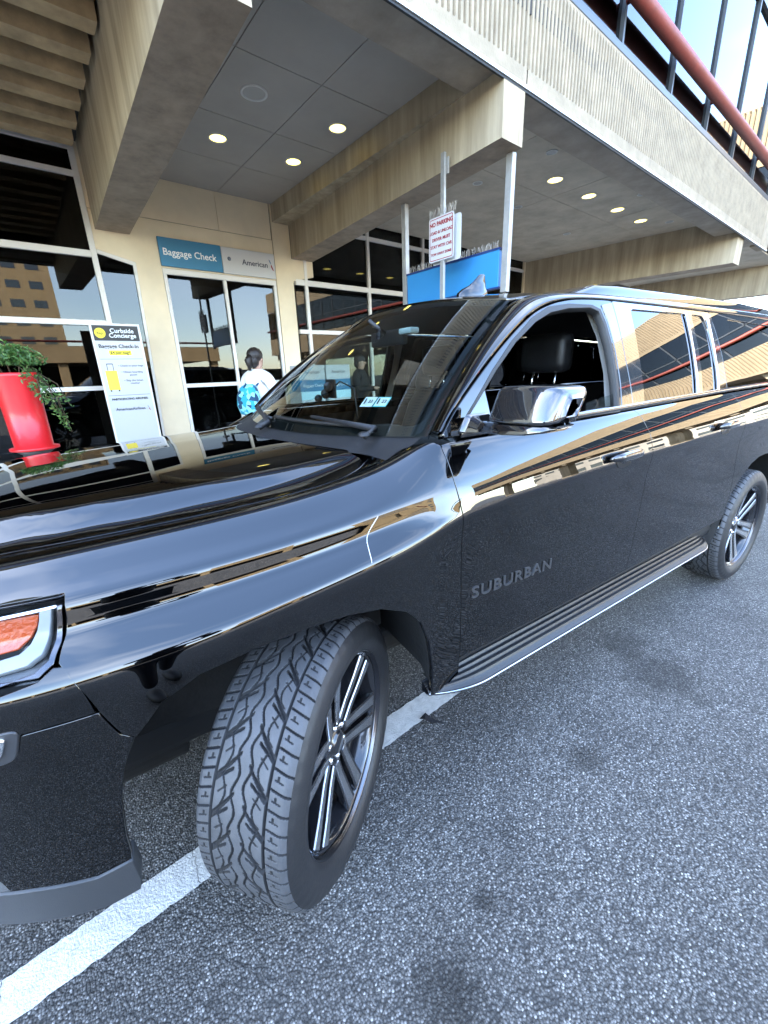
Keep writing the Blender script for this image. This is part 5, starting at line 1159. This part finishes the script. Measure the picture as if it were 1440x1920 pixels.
def person(name, loc, rz, H, top, legs, label, arm_l, arm_r, hair_len=.0, lean=0., skinm=None, hat=False):
    """local frame: facing +x; H height. arm_*: list of (x,y,z) for elbow and wrist in units of H"""
    s = H; root = tag(empty(name, loc, rz), label, 'person'); sm = skinm or SKINM
    z = lambda q: q*s
    # torso + arms (clothing), legs, head as continuous skinned meshes
    J = {'pel': ((0, 0, z(.53)), (.085*s, .10*s)), 'wai': ((0.0+lean*.3, 0, z(.62)), (.075*s, .088*s)), 'che': ((lean*.7, 0, z(.73)), (.08*s, .105*s)), 'nec': ((lean, 0, z(.825)), (.05*s, .055*s)), 'nk2': ((lean*1.1+.005, 0, z(.86)), .034*s)}
    Ed = [('pel', 'wai'), ('wai', 'che'), ('che', 'nec'), ('nec', 'nk2')]
    for sd, arm in ((1, arm_l), (-1, arm_r)):
        J['sh%d' % sd] = ((lean*.9, sd*.105*s, z(.795)), .043*s); Ed.append(('nec', 'sh%d' % sd))
        e, w_ = arm; J['el%d' % sd] = ((e[0]*s, e[1]*s, z(e[2])), .033*s); J['wr%d' % sd] = ((w_[0]*s, w_[1]*s, z(w_[2])), .026*s); Ed += [('sh%d' % sd, 'el%d' % sd), ('el%d' % sd, 'wr%d' % sd)]
    skin('top', J, Ed, top, root)
    J = {'pel': ((0, 0, z(.52)), (.08*s, .098*s))}; Ed = []
    for sd, st in ((1, .05), (-1, -.04)):
        J['hp%d' % sd] = ((0, sd*.052*s, z(.47)), .062*s); J['kn%d' % sd] = ((st*.6*s+.012*s, sd*.055*s, z(.27)), .042*s); J['an%d' % sd] = ((st*s, sd*.055*s, z(.05)), .030*s)
        Ed += [('pel', 'hp%d' % sd), ('hp%d' % sd, 'kn%d' % sd), ('kn%d' % sd, 'an%d' % sd)]
        f = MB(); f.ico((st*s+.035*s, sd*.057*s, .022*s), .055*s, 2, scale=(1.25, .55, .42)); f.build('shoe', SHOE, root)
    skin('legs', J, Ed, legs, root)
    hx = lean*1.15+.012*s
    J = {'n': ((hx-.01*s, 0, z(.85)), .032*s), 'j': ((hx+.012*s, 0, z(.885)), (.036*s, .036*s)), 'f': ((hx+.012*s, 0, z(.93)), (.050*s, .044*s)), 't': ((hx+.002*s, 0, z(.965)), (.046*s, .041*s))}
    hd = skin('head', J, [('n', 'j'), ('j', 'f'), ('f', 't')], sm, root)
    fc = MB(); fc.ico((hx+.058*s, 0, z(.918)), .010*s, 1, scale=(1.2, .8, 1.4)); 
    for sd in (1, -1): fc.ico((hx+.008*s, sd*.044*s, z(.922)), .012*s, 1, scale=(.7, .4, 1.2))
    fc.build('nose_and_ears', sm, hd)
    ey = MB()
    for sd in (1, -1): ey.ico((hx+.050*s, sd*.018*s, z(.932)), .006*s, 1)
    ey.build('eyes', mat('eye_dark', (.02, .015, .012), .2), hd); mo = MB(); mo.ico((hx+.050*s, 0, z(.895)), .011*s, 1, scale=(.4, 1, .25)); mo.build('mouth', mat('lips', (.30, .10, .09), .5), hd)
    hr = MB(); hr.ico((hx-.008*s, 0, z(.952)), .058*s, 3, scale=(1.02, .92, .92)); hr.ico((hx-.03*s, 0, z(.915)), .045*s, 2, scale=(.9, 1, 1.1))
    if hair_len: hr.tube([(hx-.055*s, 0, z(.945)), (hx-.078*s, 0, z(.92)), (hx-.072*s, 0, z(.90-hair_len))], [.02*s, .026*s, .010*s], 10)
    hr.build('hair', HAIRD, root)
    for sd, arm in ((1, arm_l), (-1, arm_r)):
        e, w_ = np.array(arm[0])*s, np.array(arm[1])*s; d_ = w_-e; d_ /= np.linalg.norm(d_); up = np.cross(d_, [0, 1, 0]); up /= np.linalg.norm(up)+1e-9; sd_ = np.cross(d_, up)
        J = {'w': (tuple(w_), .017*s), 'p': (tuple(w_+d_*.028*s), (.014*s, .022*s)), 'k': (tuple(w_+d_*.05*s), (.011*s, .022*s))}; Ed = [('w', 'p'), ('p', 'k')]
        for q in range(4):
            b0 = w_+d_*.052*s+sd_*(q-1.5)*.0115*s; L_ = (.040, .046, .043, .034)[q]*s; m1 = b0+d_*L_*.55-up*L_*.12; m2 = m1+d_*L_*.35-up*L_*.35
            J['a%d' % q] = (tuple(b0), .0052*s); J['b%d' % q] = (tuple(m1), .0048*s); J['c%d' % q] = (tuple(m2), .004*s); Ed += [('k', 'a%d' % q), ('a%d' % q, 'b%d' % q), ('b%d' % q, 'c%d' % q)]
        t1 = w_+d_*.028*s+sd_*(-.026)*s; t2 = t1+d_*.028*s-sd_*.010*s; J['t1'] = (tuple(t1), .0065*s); J['t2'] = (tuple(t2), .005*s); Ed += [('p', 't1'), ('t1', 't2')]
        skin('hand', J, Ed, sm, root, sub=1)
    return root
# woman in white with a blue patterned rucksack, walking towards the doors (seen from behind her right shoulder)
wloc = Vector((-1.74, -3.35, .145))
person('person', wloc, R(205), 1.74, WHITEJ, JEANS, 'woman in a white jacket with a ponytail and blue backpack, walking by the doors',
       ((.02, .135, .64), (.13, .10, .575)), ((.05, -.14, .645), (.155, -.08, .60)), hair_len=.05)
bpk = tag(empty('backpack', (wloc.x, wloc.y, 1.1), R(205)), 'turquoise and navy patterned backpack worn by the woman in white', 'bag')
def voro_mat():
    m = bpy.data.materials.new('pattern_cloth'); m.use_nodes = True; N = m.node_tree.nodes; L = m.node_tree.links; b = N['Principled BSDF']; b.inputs['Roughness'].default_value = .8
    tc = N.new('ShaderNodeTexCoord'); v = N.new('ShaderNodeTexVoronoi'); v.inputs['Scale'].default_value = 22; L.new(tc.outputs['Object'], v.inputs['Vector']); s = N.new('ShaderNodeSeparateColor'); L.new(v.outputs['Color'], s.inputs[0])
    r_ = N.new('ShaderNodeValToRGB'); r_.color_ramp.interpolation = 'CONSTANT'; e = r_.color_ramp.elements; e[0].color = (.01, .05, .10, 1); e[1].position = .35; e[1].color = (.02, .30, .42, 1); q = e.new(.7); q.color = (.25, .62, .70, 1); L.new(s.outputs[0], r_.inputs[0]); L.new(r_.outputs[0], b.inputs['Base Color']); return m
PATT = voro_mat()
b_ = MB(); V = []; n_ = 18
for (zz, cx, a, bb) in ((-.01, -.17, .03, .06), (.02, -.185, .075, .135), (.12, -.195, .095, .155), (.24, -.19, .09, .145), (.33, -.175, .065, .11), (.37, -.16, .025, .05)):
    for q in range(n_):
        t = 2*math.pi*q/n_; c, s_ = math.cos(t), math.sin(t); V.append((cx+a*math.copysign(abs(c)**.7, c), bb*math.copysign(abs(s_)**.7, s_), zz))
b_.add(V, [(i*n_+j, i*n_+(j+1) % n_, (i+1)*n_+(j+1) % n_, (i+1)*n_+j) for i in range(5) for j in range(n_)]+[tuple(range(n_))[::-1], tuple(range(5*n_, 6*n_))], True)
b_.build('pack', PATT, bpk)
sp_ = MB()
for sd in (1, -1): sp_.tube([(-.13, sd*.09, .35), (-.02, sd*.125, .44), (.09, sd*.12, .33), (.06, sd*.12, .15), (-.12, sd*.11, .04)], .012, 6)
sp_.build('straps', mat('strap', (.02, .06, .12), .8), bpk)
# attendant in black by the check-in kiosks, seen through the windscreen
person('person', (-4.15, -4.45, .145), R(120), 1.72, BLACKC, BLACKC, 'attendant in black clothes standing by the baggage kiosks, seen through the windscreen',
       ((.04, .13, .66), (.17, .06, .66)), ((.04, -.13, .66), (.17, -.06, .67)), hair_len=.0)
# kiosks with blue Baggage Check bands
for i, (kx, lb) in enumerate(((-3.66, 'white and blue baggage kiosk beside the attendant in black, right one of two'), (-3.15, 'white and blue baggage kiosk farther from the attendant, left one of two'))):
    k = tag(empty('baggage_kiosk', (kx, -4.6, .145)), lb, 'kiosk', 'baggage kiosks'); k.rotation_euler = (0, 0, 0)
    MB().box(-.23, .23, -.22, .20, 0, 1.15, .01).build('cabinet', SIGNW, k); MB().box(-.235, .235, .201, .206, 1.02, 1.15).build('lower_panel', mat('pale_cyan', (.45, .70, .75), .4), k)
    MB().box(-.24, .24, -.1, .20, 1.15, 1.33, .006).build('blue_band', TEAL, k); MB().box(-.24, .24, -.1, .20, 1.33, 1.56, .006).build('header_board', SIGNW, k)
    o = text_on('lettering', 'Baggage Check', .062, (0, .2025, 1.24), (-1, 0, 0), (0, 0, 1), INKW, k); o = text_on('lettering', 'American', .07, (0, .2025, 1.45), (-1, 0, 0), (0, 0, 1), NAVY, k)
# the photographer, mirrored in the fender: behind the camera, phone held out in both hands
dv = Vector((math.cos(CAM_YAW-PHI), math.sin(CAM_YAW-PHI), 0)); back = CAM_POS-dv*.50
ph_ = person('person', (back.x, back.y, 0), math.atan2(dv.y, dv.x), 1.74, BLACKC, JEANS, 'person in dark clothes holding up a phone, mirrored in the black fender',
       ((.12, .135, .75), (.215, .045, .855)), ((.12, -.135, .75), (.215, -.045, .855)))
fp = CAM_POS-dv*.055; pb = MB(); pb.box(-.004, .004, -.038, .038, -.08, .06, .003); o = pb.build('phone', mat('phone_black', (.01, .01, .012), .2)); o.location = (fp.x, fp.y, fp.z-.02); o.rotation_euler = (0, R(0), math.atan2(dv.y, dv.x)); tag(o, 'black phone held up by the mirrored photographer', 'phone')
